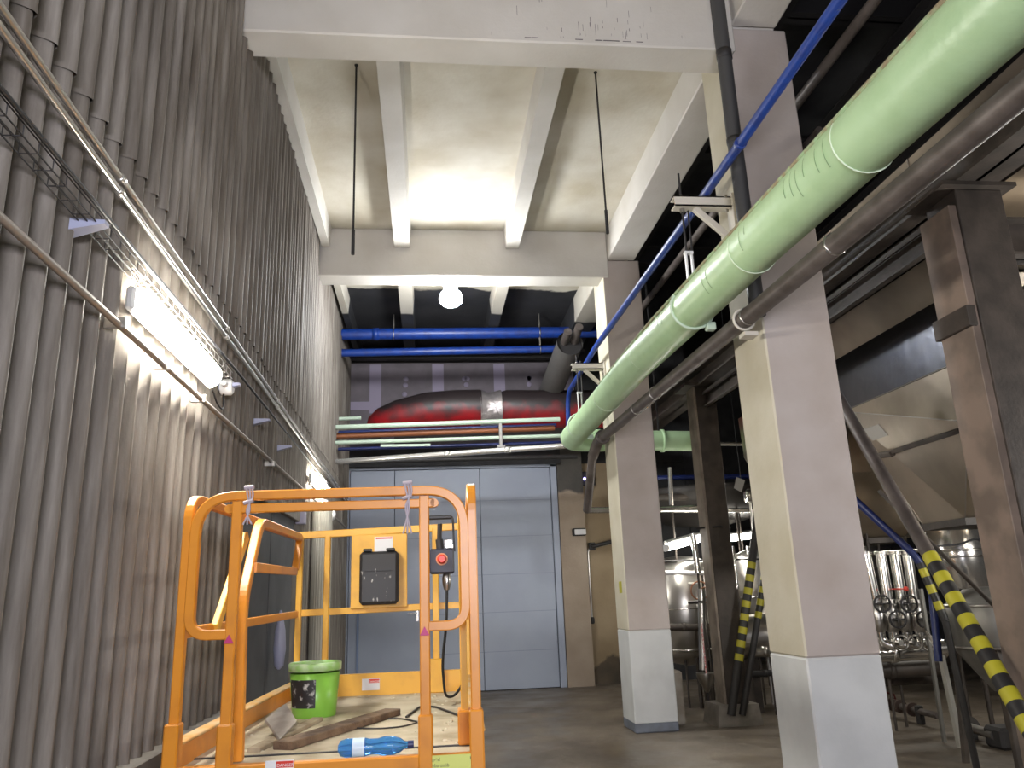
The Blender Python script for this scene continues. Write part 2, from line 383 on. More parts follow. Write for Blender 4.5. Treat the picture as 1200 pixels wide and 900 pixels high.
for k in range(34):
    u = rnd.gauss(0,.22); x = 1.35+u*1.6; z = rnd.uniform(5.76,6.1); h = rnd.uniform(.02,.13); w = rnd.uniform(.0015,.004)
    if k % 3: z = rnd.uniform(5.74,5.9); h *= .5
    if x < 2.3: g.box((x,4.9988,z), (x+w,5.001,z+h))
for k in range(12):
    x = rnd.uniform(.75,1.75); w = rnd.uniform(.02,.07); g.box((x,4.9988,5.735), (x+w,5.001,5.739+rnd.uniform(0,.004)))
part('scuff_marks', g, mat('dark_scuff', (.12,.10,.11), .8), NB)
cbeam('ceiling_beam', (-1.48,9.52,5.70), (2.46,9.86,ZS), M_paint, 'white concrete cross beam above the bright floodlight')
cbeam('edge_beam', (2.46,-4,5.96), (2.84,5.05,ZS+.25), M_paint, 'cream longitudinal beam above and in front of the nearer column', 'beam')
cbeam('edge_beam', (2.46,5.06,5.96), (2.84,9.56,ZS+.25), M_paint, 'cream longitudinal concrete beam spanning between the two columns', 'beam')
solo('edge_beam', MB().box((2.46,9.86,5.96), (2.84,14.6,ZS+.25), .012), M_joist2, 'cream and soot-blackened longitudinal beam beyond the farther column', 'beam')
LB = {0: 'by the corrugated wall', 1: 'left of the middle', 2: 'right of the middle'}
for bay, (ya, yb, m, nm) in enumerate(((5.30,9.52,M_paint,'in the near ceiling bay'), (9.86,14.55,M_joist2,'in the sooty far ceiling bay'))):
    for k, (xa, xb) in enumerate(((-1.36,-1.24), (-.42,-.20), (1.06,1.255))):
        g = MB().hexa([(xa+.01,ya,6.10),(xb-.01,ya,6.10),(xb-.01,yb,6.10),(xa+.01,yb,6.10)], [(xa-.01,ya,ZS),(xb+.01,ya,ZS),(xb+.01,yb,ZS),(xa-.01,yb,ZS)])
        solo('ceiling_rib', g, m, 'narrow concrete rib %s %s' % (LB[k], nm), 'ceiling rib', 'concrete ceiling ribs')
# torn dark cladding beside the beam, upper hall steelwork
for i, (x, y0, y1, z, w, h) in enumerate(((3.3,-2,14.4,6.7,.16,.3), (4.6,-2,14.4,6.3,.2,.36), (6.3,-2,14.4,6.6,.2,.36))):
    g = MB().box((x-w/2,y0,z), (x+w/2,y1,z+.02)).box((x-w/2,y0,z+h), (x+w/2,y1,z+h+.02)).box((x-.01,y0,z), (x+.01,y1,z+h))
    solo('roof_girder', g, M_darksteel, ['dark roof girder closest to the concrete beam','dark roof girder above the metal hopper','dark roof girder farthest right in the hall roof'][i], 'girder', 'dark roof girders')
for i, y in enumerate((2.6, 6.1, 8.6, 12.0)):
    g = MB().box((2.9,y-.08,7.0), (13,y+.08,7.02)).box((2.9,y-.08,7.3), (13,y+.08,7.32)).box((2.9,y-.01,7.0), (13,y+.01,7.3))
    solo('roof_cross_beam', g, M_darksteel, ['dark roof cross beam nearest the top right corner','dark roof cross beam just past the nearer column','dark roof cross beam over the hopper end','dark roof cross beam in the far hall'][i], 'girder', 'dark roof cross beams')
g = MB().tube([(3.25,-1,5.6), (3.25,13,5.75)], .045)
solo('roof_pipe', g, M_brownpipe, 'thin dull pipe running under the dark roof above the green pipe', 'pipe')
g = MB().tube([(3.05,5,5.0), (3.05,14,5.1)], .03)
solo('roof_pipe', g, M_brownpipe, 'thin grey pipe in the dark gap between the two columns', 'pipe')
g = MB().tube([(3.0,5.6,4.55), (3.0,14,4.62)], .05)
solo('roof_pipe', g, M_darksteel, 'dark pipe in the gap between the columns, lowest behind the blue pipe', 'pipe')

# ceiling rods
for (x, y, z0, lab) in ((-.62,6.22,4.48,'thin dark rod hanging from the ceiling, nearer the corrugated wall'), (1.62,6.2,4.70,'thin dark rod hanging from the ceiling, nearer the columns')):
    t = thing('ceiling_rod', lab, 'rod', (x,y,ZS), 'hanging ceiling rods')
    part('rod', MB().tube([(x,y,z0), (x,y,ZS)], .009, 8), M_darksteel, t)
    part('ceiling_plate', MB().lathe([(.016,-.01),(.018,0)], o=(x,y,ZS), n=12), M_darksteel, t)
    part('rod_end', MB().tube([(x,y,z0-.01), (x,y,z0+.22)], .015, 8), M_darksteel, t)

# ---------------------------------------------------------------- main green pipe with brackets
t = thing('green_pipe', 'fat mint green insulated pipe running overhead toward the back wall', 'pipe', (2,5,3.6))
path = [(2.0,-3.5,3.22),(2.0,-1,3.36),(2.0,2.2,3.52),(2.0,4,3.60),(2.0,7,3.70),(2.0,10.15,3.69)]
path = path+fillet([(2.0,10.15,3.69),(2.0,10.65,3.69),(2.5,10.65,3.68)], .4, 8)[1:]
part('pipe_run', MB().tube(path, .158, 32), M_green, t)
for y in (2.95, 4.2, 6.6, 8.2):
    zz = 3.52+(y-2.2)*.04; part('seam', MB().torus((2.0,y,min(zz,3.69)), .158, .004, (0,1,.03), 32, 6), mat('pale_seam', (.62,.72,.55), .5), t)
for y in (3.02, 3.1, 3.22, 3.3, 3.36, 3.43, 3.95, 4.03, 4.6, 4.68, 5.6, 5.7):
    zz = 3.52+(y-2.2)*.04; a0 = random.uniform(.7, 1.5)
    part('wrinkle', MB().torus((2.0,y,min(zz,3.69)), .1585, .0016, (0,1,.1), 16, 5, a0=a0, a1=a0+random.uniform(.6,1.2)), mat('green_crease', (.20,.31,.16), .6), t)
part('dusty_seam', MB().tube([(2.0-.125,y,min(3.52+(y-2.2)*.042,3.69)+.10) for y in (0,2.2,3,4,5,6,7,8)], .014, 8), mat('dusty_brown_seam', (.25,.2,.12), .9, col2=(.3,.42,.24), scale=12), t)
t = thing('green_cross_pipe', 'dark mint green pipe turning right behind the farther column', 'pipe', (3.2,10.65,3.65))
part('pipe_run', MB().tube([(2.46,10.65,3.68),(3.3,10.65,3.66),(4.05,10.65,3.64)], .145, 28), M_green, t)
part('flange', MB().lathe([(.15,-.02),(.165,-.02),(.165,.02),(.15,.02)], ax='x', o=(3.35,10.65,3.66)), M_green, t)
part('hanger', MB().box((3.3,10.64,3.8), (3.32,10.66,6.3)), M_darksteel, t)
def pipe_bracket(y, lab, zt=4.56):
    sx = .035 if y < 7 else 0
    z = 4.50
    t = thing('pipe_bracket', lab, 'bracket', (2.38,y,z), 'cream pipe brackets')
    g = MB().box((1.93,y-.05,zt-.085), (2.36+sx,y+.05,zt-.075)).box((1.93,y-.05,zt-.01), (2.36+sx,y+.05,zt)).box((1.93,y-.05,zt-.085), (2.36+sx,y-.04,zt))
    part('arm', g, M_cream, t)
    part('wall_plate', MB().box((2.355+sx,y-.06,zt-.5), (2.379+sx,y+.06,zt+.03), .004), M_cream, t)
    part('brace', MB().bar([(2.10,y,zt-.085), (2.365,y,zt-.34)], .04, .05, (0,1,0)), M_cream, t)
    g = MB()
    for zz in (zt+.0, zt-.12, zt-.4): g.lathe([(.014,0),(.014,.02)], ax='x', o=(2.335,y-.045,zz), n=6)
    part('bolt', g, M_steel, t)
    h = thing('pipe_hanger', ('threaded hanger rods and clamp between the %s cream bracket and green pipe' % ('nearer' if y < 7 else 'farther')), 'hanger', (2.03,y,zt), 'pipe hangers')
    zp = 3.52+(min(y,7)-2.2)*.04+.15
    part('rod', MB().tube([(2.0,y,zp+.0), (2.0,y,zt+(.22 if y < 7 else .12))], .009, 8), M_darksteel, h)
    part('rod', MB().tube([(2.06,y+.035,zp+.02), (2.06,y+.035,zt+.05)], .008, 8), M_darksteel, h)
    part('nut', MB().lathe([(.02,zt),(.02,zt+.025)], o=(2.0,y,0), n=6).lathe([(.02,zt-.12),(.02,zt-.09)], o=(2.0,y,0), n=6), M_steel, h)
    part('turnbuckle', MB().box((1.985,y-.015,zp+.06), (1.997,y+.015,zp+.30)).box((2.03,y-.015,zp+.06), (2.042,y+.015,zp+.30)).box((1.98,y-.02,zp+.05), (2.047,y+.02,zp+.075)).box((1.98,y-.02,zp+.29), (2.047,y+.02,zp+.31)), M_white, h)
    part('clamp', MB().torus((2.0,y,zp-.15), .165, .012, (0,1,0), 28, 8).box((2.09,y-.03,zp-.33), (2.16,y+.03,zp-.27), .006), M_mint, h)
pipe_bracket(5.32, 'cream triangular pipe bracket on the nearer concrete column')
pipe_bracket(9.8, 'cream triangular pipe bracket on the farther concrete column')

# brown pipe
t = thing('brown_pipe', 'dull brown pipe running beside the green pipe toward the back', 'pipe', (2.24,5,3.45))
part('pipe_run', MB().tube([(2.24,-3.5,3.16),(2.24,-1,3.25),(2.24,2.3,3.36),(2.24,4.3,3.41),(2.24,9.6,3.52)], .062, 18), M_brownpipe, t)
for y in (3.7, 4.9, 7.2, 7.9): part('collar', MB().lathe([(.062,-.008),(.067,-.008),(.067,.008),(.062,.008)], ax='y', o=(2.24,y,3.37+(y-2.3)*.021)), M_steel, t)
part('elbow', MB().tube(fillet([(2.24,9.55,3.52),(2.24,9.9,3.52),(2.2,10.1,3.35)], .2), .07, 16).lathe([(.07,-.03),(.095,-.03),(.095,.03),(.07,.03)], ax='y', o=(2.24,9.6,3.52)), M_brownpipe, t)
part('hook', MB().torus((2.24,4.98,3.425), .075, .01, (0,1,0), 20, 6).box((2.22,4.95,3.30), (2.32,5.05,3.33)), M_cream, t)
t = thing('grey_drain_pipe', 'grey pipe slanting down beside the farther column to a steel pipe', 'pipe', (2.2,10.2,3.0))
p1 = Vector((2.2,10.1,3.35)); p2 = at('y',10.9,688,598); p3 = at('y',10.9,770,597)
part('pipe_run', MB().tube([p1, p2], .06, 16), M_brownpipe, t)
part('steel_run', MB().tube([p2, p3, (3.9,10.9,p3.z+.01)], .045, 16), M_chrome, t)
# vertical dark pipe on near column
t = thing('downpipe', 'scraped dark vertical pipe fixed to the nearer concrete column', 'pipe', (2.33,4.97,3.5))
part('pipe_run', MB().tube([(2.345,4.97,3.45),(2.335,4.97,4.9),(2.345,4.97,7.0)], .056, 18), mat('scraped_dark_pipe', (.05,.05,.052), .5, col2=(.45,.43,.4), scale=14, lo=.68, hi=.74, stretch=(1,1,.35)), t)
part('collar', MB().lathe([(.05,4.84),(.060,4.84),(.060,4.88),(.05,4.88)], o=(2.336,4.97,0)), M_darksteel, t)
part('collar', MB().lathe([(.05,5.58),(.060,5.58),(.060,5.66),(.05,5.66)], o=(2.34,4.97,0)), M_darksteel, t)
# thin blue pipe on the brackets
t = thing('blue_pipe', 'long thin blue pipe resting on the cream brackets above the green pipe', 'pipe', (2.2,5,4.6))
pth = [(2.2,-1,4.50),(2.2,3,4.585),(2.2,5.3,4.602),(2.2,7,4.64),(2.2,9.4,4.69)]+fillet([(2.2,9.4,4.69),(2.2,11.6,4.63),(2.2,11.75,4.05)], .25)[1:]
part('pipe_run', MB().tube(pth, .036, 16), M_blue, t)
part('collar', MB().lathe([(.036,-.02),(.043,-.02),(.043,.02),(.036,.02)], ax='y', o=(2.2,4.6,4.597)), M_blue, t)

# ---------------------------------------------------------------- far cross pipes
def xpipe(name, Y, xa, xb, za, zb, r, m, label, couplings=(), clamps=(), cat='pipe', mc=None, Yb=None):
    Yb = Y if Yb is None else Yb
    t = thing(name, label, cat, ((xa+xb)/2,Y,(za+zb)/2))
    part('pipe_run', MB().tube([(xa,Y,za), (xb,Yb,zb)], r, 18), m, t)
    if couplings:
        g = MB()
        for c in couplings: g.lathe([(r,-.05),(r+.008,-.05),(r+.008,.05),(r,.05)], ax='x', o=(c,Y+(Yb-Y)*(c-xa)/(xb-xa),za+(zb-za)*(c-xa)/(xb-xa)))
        part('coupling', g, mc or m, t)
    if clamps:
        for c in clamps:
            zc = za+(zb-za)*(c-xa)/(xb-xa); part('clamp', MB().torus((c,Y,zc), r+.006, .008, (1,0,0), 20, 6).box((c-.012,Y-.012,zc+r), (c+.012,Y+.012,zc+r+.25)), M_steel, t)
    return t
xpipe('blue_main_pipe', 12.6, -1.46, 3.3, 5.95, 5.99, .098, M_blue, 'thicker upper blue pipe crossing below the sooty ceiling', (-.85,), (-.55, 1.95))
xpipe('blue_main_pipe', 12.6, -1.46, 2.4, 5.62, 5.68, .065, M_blue, 'thinner blue pipe crossing just under the thicker one', (), (1.95,))
xpipe('dark_beam_pipe', 13.9, -1.5, 3.0, 6.03, 6.08, .05, M_darksteel, 'dark steel pipe crossing behind the two blue pipes')
# plasterboard top rail
solo('steel_purlin', MB().box((-1.5,14.2,6.02), (2.9,14.35,6.22)), M_darksteel, 'dark horizontal steel section above the plasterboard wall', 'steel section')
xpipe('mint_pipe', 12.0, -1.44, 2.12, 4.22, 4.30, .036, M_mint, 'pale mint pipe crossing in front of the red duct')
xpipe('mint_pipe', 12.05, -1.43, 2.15, 3.985, 4.04, .030, M_mint, 'lower pale mint pipe crossing below the rusty orange pipe')
xpipe('mint_pipe', 12.3, -1.49, -1.05, 4.42, 4.43, .030, M_mint, 'short pale mint pipe stub at the left wall')
xpipe('navy_pipe', 12.25, -1.44, 2.1, 4.19, 4.26, .028, M_navy, 'dark blue pipe hidden between mint and rusty pipes')
xpipe('rust_pipe', 12.15, -1.44, 2.05, 4.11, 4.19, .045, M_copper, 'rusty orange pipe crossing between the two mint pipes')
xpipe('navy_pipe', 12.25, -1.43, 2.2, 3.92, 3.97, .026, M_navy, 'dark blue pipe crossing lowest above the silver pipe')
xpipe('silver_pipe', 11.9, -1.38, 2.5, 3.66, 3.74, .042, mat('bright_zinc', (.78,.77,.74), .26, metal=.75), 'shiny silver pipe crossing just above the grey door', (.3, 1.2), Yb=11.2)
solo('pipe_support_strip', MB().box((-.72,11.99,3.90), (.05,12.02,3.935)), M_mint, 'short pale strip under the lower mint pipe', 'bracket')
solo('pipe_clamp_plate', MB().box((1.13,11.95,3.86), (1.18,12.03,4.24), .004).box((1.09,11.93,3.84),(1.22,11.97,3.88)), M_conduit, 'small pale clamp plate hanging from the mint pipes', 'clamp')
xpipe('grey_low_pipe', 13.2, -1.5, 2.6, 3.88, 3.9, .04, M_darksteel, 'dark pipe just over the grey door behind the silver pipe')

# red and black wrapped duct
def sausage(path, radii, n=28, sq=1.0):
    g = MB(); P = [Vector(p) for p in path]; vs = []
    for i, p in enumerate(P):
        T = (P[min(i+1,len(P)-1)]-P[max(i-1,0)]).normalized(); s_ = Vector((0,1,0)); u_ = T.cross(s_).normalized()
        for k in range(n):
            a = 2*math.pi*k/n; vs.append(p+s_*radii[i]*math.cos(a)+u_*radii[i]*math.sin(a)*sq)
    fs = [(i*n+k, i*n+(k+1)%n, (i+1)*n+(k+1)%n, (i+1)*n+k) for i in range(len(P)-1) for k in range(n)]
    g.add(vs, fs, True); g.add(vs[:n], [tuple(range(n))]); g.add(vs[-n:], [tuple(range(n))]); return g
def duct_mat():
    m = bpy.data.materials.new('red_and_black_wrap'); m.use_nodes = True; nt = m.node_tree; b = nt.nodes['Principled BSDF']; b.inputs['Roughness'].default_value = .45
    tc = nt.nodes.new('ShaderNodeTexCoord'); sp = nt.nodes.new('ShaderNodeSeparateXYZ'); nt.links.new(tc.outputs['Object'], sp.inputs[0])
    n = nt.nodes.new('ShaderNodeTexNoise'); n.inputs['Scale'].default_value = 4; n.inputs['Detail'].default_value = 6; nt.links.new(tc.outputs['Object'], n.inputs[0])
    mu = nt.nodes.new('ShaderNodeMath'); mu.operation = 'MULTIPLY_ADD'; mu.inputs[1].default_value = .6; nt.links.new(n.outputs[0], mu.inputs[0]); nt.links.new(sp.outputs[2], mu.inputs[2])
    mr = nt.nodes.new('ShaderNodeMapRange'); mr.inputs[1].default_value = 4.82; mr.inputs[2].default_value = 5.12; nt.links.new(mu.outputs[0], mr.inputs[0])
    mx = nt.nodes.new('ShaderNodeMix'); mx.data_type = 'RGBA'; mx.inputs[6].default_value = (.36,.006,.012,1); mx.inputs[7].default_value = (.030,.022,.023,1)
    nt.links.new(mr.outputs[0], mx.inputs[0]); nt.links.new(mx.outputs[2], b.inputs['Base Color']); return m
t = thing('wrapped_duct', 'large red and black wrapped duct lying across the back below the blue pipes', 'duct', (.8,13.3,4.6))
dp = [(-1.02,13.3,4.50),(-.95,13.3,4.56),(-.8,13.3,4.63),(-.5,13.3,4.70),(0,13.3,4.78),(.5,13.3,4.80),(.95,13.3,4.80)]
part('wrap', sausage(dp, [.03,.12,.20,.27,.32,.34,.34]), duct_mat(), t)
part('wrap', sausage([(1.28,13.3,4.79),(1.4,13.3,4.79),(3.2,13.3,4.77)], [.30,.34,.34]), duct_mat(), t)
part('foil_band', sausage([(.93,13.3,4.79),(1.0,13.3,4.79),(1.1,13.3,4.78),(1.2,13.3,4.79),(1.3,13.3,4.79)], [.345,.31,.30,.31,.345]), mat('crumpled_foil', (.5,.46,.46), .35, metal=.7, bump=1., bscale=14), t)
# grey insulated tube with two pipes out of it
t = thing('insulated_tube', 'grey insulated cylinder with two pipe ends below the blue pipes', 'pipe', (2.1,12.4,5.2))
A = at('y',11.6,668,402); B = at('y',13.6,644,462)
part('jacket', MB().tube([B, A], .21, 28, cap=False), mat('grey_jacket', (.11,.105,.10), .6, bump=.2, bscale=10), t)
part('jacket_end', MB().tube([A+(B-A)*.03, A+(B-A)*.05], .2, 28), M_darksteel, t)
D = (A-B).normalized()
part('pipe_end', MB().tube([A-D*.3+Vector((-.075,0,.03)), A+D*.25+Vector((-.075,0,.07))], .065), M_brownpipe, t)
part('pipe_end', MB().tube([A-D*.3+Vector((.085,0,.04)), A+D*.35+Vector((.085,0,.10))], .065), M_brownpipe, t)

# ---------------------------------------------------------------- floodlight under the second beam
t = thing('floodlight', 'glaring white floodlight hanging under the farther white cross beam', 'lamp', (.33,9.72,5.7))
part('mounting_bar', MB().box((.12,9.64,5.68), (.56,9.72,5.70)).box((.14,9.65,5.66), (.17,9.71,5.70)).box((.51,9.65,5.66), (.54,9.71,5.70)), M_white, t)
part('yoke', MB().box((.27,9.68,5.56), (.285,9.72,5.70)).box((.375,9.68,5.56), (.39,9.72,5.70)), M_white, t)
part('bulb', MB().lathe([(.085,.13),(.09,.05),(.135,.0),(.155,-.06),(.15,-.11),(.105,-.16),(.03,-.19)], o=(.33,9.70,5.52), n=24), lampmat('flood_glass', (.96,.98,1), 215), t)

# ---------------------------------------------------------------- left wall fittings
def wall_lamp(y0, y1, z, label, s):
    t = thing('wall_lamp', label, 'lamp', (wx(y0)+.05,(y0+y1)/2,z), 'wall strip lamps')
    x0 = wx((y0+y1)/2)+.045
    part('lamp_housing', MB().box((x0,y0-.02,z-.055), (x0+.04,y1+.02,z+.055), .012), mat('lamp_grey', (.45,.45,.44), .5), t)
    pr = [(.0,0)]
    g = MB(); n = 14; vs = []
    ends = [(y0,.3),(y0+.02,.7),(y0+.06,1),(y1-.06,1),(y1-.02,.7),(y1,.3)]
    for (yy, sc) in ends:
        for k in range(n):
            a = math.pi*k/(n-1)-math.pi/2; vs.append((x0+.035+.066*sc*math.cos(a), yy, z+.074*sc*math.sin(a)))
    fs = [(i*n+k, i*n+k+1, (i+1)*n+k+1, (i+1)*n+k) for i in range(len(ends)-1) for k in range(n-1)]
    g.add(vs, fs, True); g.add(vs[:n], [tuple(range(n))]); g.add(vs[-n:], [tuple(range(n))])
    part('diffuser', g, lampmat('strip_diffuser', (1,.96,.87), s), t)
    return t
wall_lamp(3.25, 4.50, 2.885, 'long glowing strip lamp on the corrugated wall, nearest', 82)
wall_lamp(9.0, 10.3, 2.98, 'smaller looking glowing strip lamp far along the corrugated wall', 45)
wall_lamp(-2.6, -1.3, 2.885, 'added unseen strip lamp on the corrugated wall behind the photographer', 22)  # added lamp out of view, lights the column fronts
part_ = None
for zz, lab, dx in ((3.352, 'upper shiny conduit of the pair along the corrugated wall', .046), (3.292, 'lower shiny conduit of the pair along the corrugated wall', .046)):
    t = thing('wall_conduit', lab, 'conduit', (wx(5)+dx,5,zz), 'paired wall conduits')
    part('conduit_run', MB().tube([(wx(-3)+dx,-3,zz), (wx(14)+dx,14,zz-.03)], .013, 10), M_conduit, t)
    g = MB()
    for y in (1.2, 3.05, 4.9, 6.8, 8.8, 11): g.lathe([(.013,-.02),(.018,-.02),(.018,.02),(.013,.02)], ax='y', o=(wx(y)+dx,y,zz-.0018*(y+3)), n=10)
    part('coupling', g, M_conduit, t)
t = thing('wall_conduit_low', 'dull single conduit along the corrugated wall below the lamp', 'conduit', (wx(5)+.06,5,2.74))
part('conduit_run', MB().tube([(wx(-3)+.06,-3,2.70),(wx(4.6)+.06,4.6,2.735),(wx(14)+.06,13.5,2.82)], .015, 10), mat('dull_conduit', (.33,.29,.25), .5, metal=.3), t)
for y in (3.15, 3.75, 4.4, 6.6): part('saddle_clip', MB().box((wx(y)+.0,y-.012,2.715), (wx(y)+.085,y+.012,2.76), .003), M_conduit, t)
# wire cable tray
def tray(ya, yb, z, label, dark):
    t = thing('wire_cable_tray', label, 'cable tray', (wx(ya)+.1,(ya+yb)/2,z), 'wire cable trays')
    mm = M_darksteel if dark else M_conduit
    g = MB()
    X0 = wx(ya)+.03
    for (dx, dz) in ((0,.04),(0,0),(.03,0),(.06,0),(.06,.04)): g.tube([(X0+dx,ya,z+dz), (X0+dx-.0125*(yb-ya),yb,z+dz)], .0028, 6)
    y = ya
    while y < yb:
        X = X0-.0125*(y-ya); g.tube([(X,y,z+.04),(X,y,z),(X+.06,y,z),(X+.06,y,z+.04)], .0025, 5); y += .1
    part('wire_mesh', g, mm, t)
    return t
tray(.2, 3.3, 2.995, 'dark wire cable tray on the corrugated wall before the lamp', True)
tray(3.3, 4.95, 3.01, 'bright wire cable tray directly above the near strip lamp', False)
solo('wall_cable', MB().tube([(wx(-2)+.105,-2,3.01),(wx(3.2)+.105,3.2,3.045),(wx(5)+.105,5,3.075),(wx(9)+.1,8.9,3.10),(wx(11)+.1,11.5,3.11)], .009, 6), M_black, 'black cable running along the corrugated wall past the lamps', 'cable')
for i, (y, lab) in enumerate(((2.78,'nearest blue-grey wedge bracket on the corrugated wall'), (5.05,'blue-grey wedge bracket just past the near lamp'), (6.1,'blue-grey wedge bracket third along the corrugated wall'), (7.2,'blue-grey wedge bracket farthest along the corrugated wall'))):
    x0 = wx(y)
    g = MB().hexa([(x0-.01,y-.035,2.955),(x0+.12,y-.02,2.99),(x0+.12,y+.02,2.99),(x0-.01,y+.035,2.955)], [(x0-.01,y-.035,3.005),(x0+.12,y-.02,3.005),(x0+.12,y+.02,3.005),(x0-.01,y+.035,3.005)])
    solo('wedge_bracket', g, mat('blue_grey_bracket', (.36,.38,.52), .5), lab, 'bracket', 'wedge brackets')
t = thing('junction_box', 'pale round junction box at the far end of the bright cable tray', 'junction box', (wx(5)+.05,5.0,2.98))
part('body', MB().lathe([(.05,0),(.055,.02),(.055,.06),(.04,.075)], ax='x', o=(wx(5)+.0,5.05,2.98), n=18), M_white, t)
part('cable_gland', MB().tube([(wx(5)+.04,4.94,2.98), (wx(5)+.04,5.02,2.98)], .018, 10), M_white, t)
part('short_cable', MB().tube(fillet([(wx(5)+.03,5.0,2.92),(wx(5)+.05,4.95,2.80),(wx(5)+.05,4.80,2.80),(wx(5)+.05,4.68,2.86)], .08), .006, 6), M_black, t)
# ribbed pale duct, small fittings
t = thing('ribbed_wall_duct', 'pale ribbed vertical duct on the left wall under the far strip lamp', 'duct', (wx(9.6),9.6,.4))
g = MB(); n = 96; prof = [((.115+.005*math.cos(i*2*math.pi/4)), 0) for i in range(n)]
ring = [(prof[i][0]*math.cos(2*math.pi*i/n), prof[i][0]*math.sin(2*math.pi*i/n)) for i in range(n)]
g.sweep([(wx(9.6)+.13,9.6,0), (wx(9.6)+.13,9.6,2.72)], ring, ref=(1,0,0))
part('duct_body', g, mat('pale_ribbed_sheet', (.42,.40,.34), .55), t)
part('duct_cap', MB().lathe([(.125,2.70),(.125,2.74),(.06,2.80)], o=(wx(9.6)+.13,9.6,0)), M_conduit, t)
t = thing('alarm_sounder', 'round white wall fitting right of the ribbed duct', 'fitting', (wx(10.7)+.05,10.7,2.74))
part('dome', MB().lathe([(.02,.0),(.07,.01),(.085,.05),(.07,.10),(.02,.12)], ax='x', o=(-1.33,at('x',-1.28,387,603).y,at('x',-1.28,387,603).z), n=18), M_white, t)
part('base', MB().lathe([(.095,0),(.095,.025)], ax='x', o=(-1.36,at('x',-1.28,387,603).y,at('x',-1.28,387,603).z), n=18), M_white, t)
solo('socket_box', MB().box((wx(8.6)-.03,8.55,2.42), (wx(8.6)+.07,8.68,2.56), .01), mat('lilac_grey_plastic', (.38,.36,.46), .5), 'small lilac-grey socket box on the left wall beside the ribbed duct', 'socket')
solo('light_switch', MB().box((wx(11)-.0,10.9,1.32), (wx(11)+.06,11.0,1.48), .01), M_white, 'white switch box low on the far left wall near the grey door', 'switch')
solo('hanging_plastic_bag', MB().lathe([(.01,1.55),(.02,1.5),(.045,1.38),(.055,1.22),(.04,1.08),(.01,1.05)], o=(at('x',-1.31,327,775).x,at('x',-1.31,327,775).y,0), n=12), mat('bluish_plastic', (.35,.36,.5), .3), 'crumpled bluish plastic bag hanging beside the dark left door', 'bag')

# far right of the door
t = thing('wall_sensor', 'small pale wall light with dark rim on the tan pier by the door', 'light', (2.78,14.4,2.68))
part('body', MB().box((2.66,14.36,2.62), (2.92,14.42,2.76), .02), M_darksteel, t)
part('lens', MB().box((2.70,14.345,2.64), (2.915,14.362,2.74), .008), M_white, t)
solo('wall_cable_conduit', MB().tube(fillet([(2.96,14.52,1.1),(2.96,14.52,2.36),(3.04,14.52,2.40),(3.8,14.50,2.55)], .06), .018, 8), M_conduit, 'pale conduit running down the tan wall right of the door', 'conduit')
solo('pull_switch', MB().lathe([(.03,1.05),(.04,1.08),(.04,1.14),(.03,1.17)], o=(2.96,14.5,0), n=12), M_darksteel, 'dark knob at the bottom of the pale wall conduit', 'switch')
solo('wall_pipe', MB().tube([(3.02,14.45,2.42),(4.2,14.4,2.66)], .035, 10), M_darksteel, 'dark pipe crossing the tan wall behind the farther column', 'pipe')
solo('wall_plug', MB().box((2.98,14.48,2.36), (3.1,14.56,2.50), .01), M_darksteel, 'dark connector box on the tan wall at the pipe end', 'connector')
p = at('y',14.5,688,561)
cab = solo('electric_cabinet', MB().box((p.x-.14,14.52,p.z-.12), (p.x+.16,14.6,p.z+.14), .01), M_darksteel, 'small dark cabinet with two violet indicator lights near the dark corner', 'cabinet')
for x in (685, 691):
    p = at('y',14.5,x,561)
    part('indicator_light', MB().lathe([(.01,-.02),(.026,-.01),(.026,.01),(.01,.02)], ax='y', o=p, n=10), mat('violet_led', (.5,.4,1), .4, emit=(.35,.3,1), estr=5), cab)
solo('concrete_kerb', MB().box((2.95,9.95,0), (3.12,10.9,.62), .02), mat('pale_concrete', (.38,.34,.28), .85, col2=(.28,.24,.19), scale=6, bump=.3), 'low pale concrete block against the right of the farther column', 'block')

# ---------------------------------------------------------------- steel posts, beam and hopper
def ibeam_post(x0, x1, y0, y1, z0, z1):
    g = MB(); f = .018
    g.box((x0,y0,z0), (x1,y0+f,z1)).box((x0,y1-f,z0), (x1,y1,z1)).box(((x0+x1)/2-.008,y0,z0), ((x0+x1)/2+.008,y1,z1))
    return g
t = thing('steel_post', 'dark steel post on a concrete plinth between the two columns', 'post', (3.7,9.8,0), 'brown steel posts')
part('post_shaft', MB().box((3.565,9.70,.24), (3.84,9.94,4.2), .006), M_steelpaint, t)
part('side_flange', MB().box((3.535,9.70,.24), (3.565,9.98,4.2), .004), mat('pale_flange', (.30,.25,.20), .7, col2=(.19,.155,.125), scale=4), t)  # side flange coloured lighter than the shaft
part('cap', MB().box((3.4,9.6,4.2), (3.95,10.1,4.24)), M_steelpaint, t)
part('clip_band', MB().torus((3.68,9.86,2.35), .22, .012, n=4), M_darksteel, t)
solo('concrete_plinth', MB().hexa([(3.40,9.62,0),(3.96,9.62,0),(3.96,10.16,0),(3.40,10.16,0)], [(3.44,9.64,.24),(3.93,9.64,.24),(3.93,10.12,.24),(3.44,10.12,.24)]), M_concrete, 'grey concrete plinth under the far dark steel post', 'plinth')
t = thing('steel_post', 'large brown steel post at the right edge of the photo', 'post', (3.72,4.6,0), 'brown steel posts')
part('post_shaft', MB().box((3.585,4.40,0), (3.93,4.72,4.16), .006), M_steelpaint, t)
part('side_flange', MB().box((3.53,4.42,0), (3.588,4.74,4.05), .004), mat('pale_brown_flange', (.24,.18,.14), .7, col2=(.15,.115,.09), scale=4), t)  # left flange in a paler brown than the shaft
part('cap_plate', MB().box((3.46,4.34,4.16), (4.0,4.78,4.19)), M_steelpaint, t)
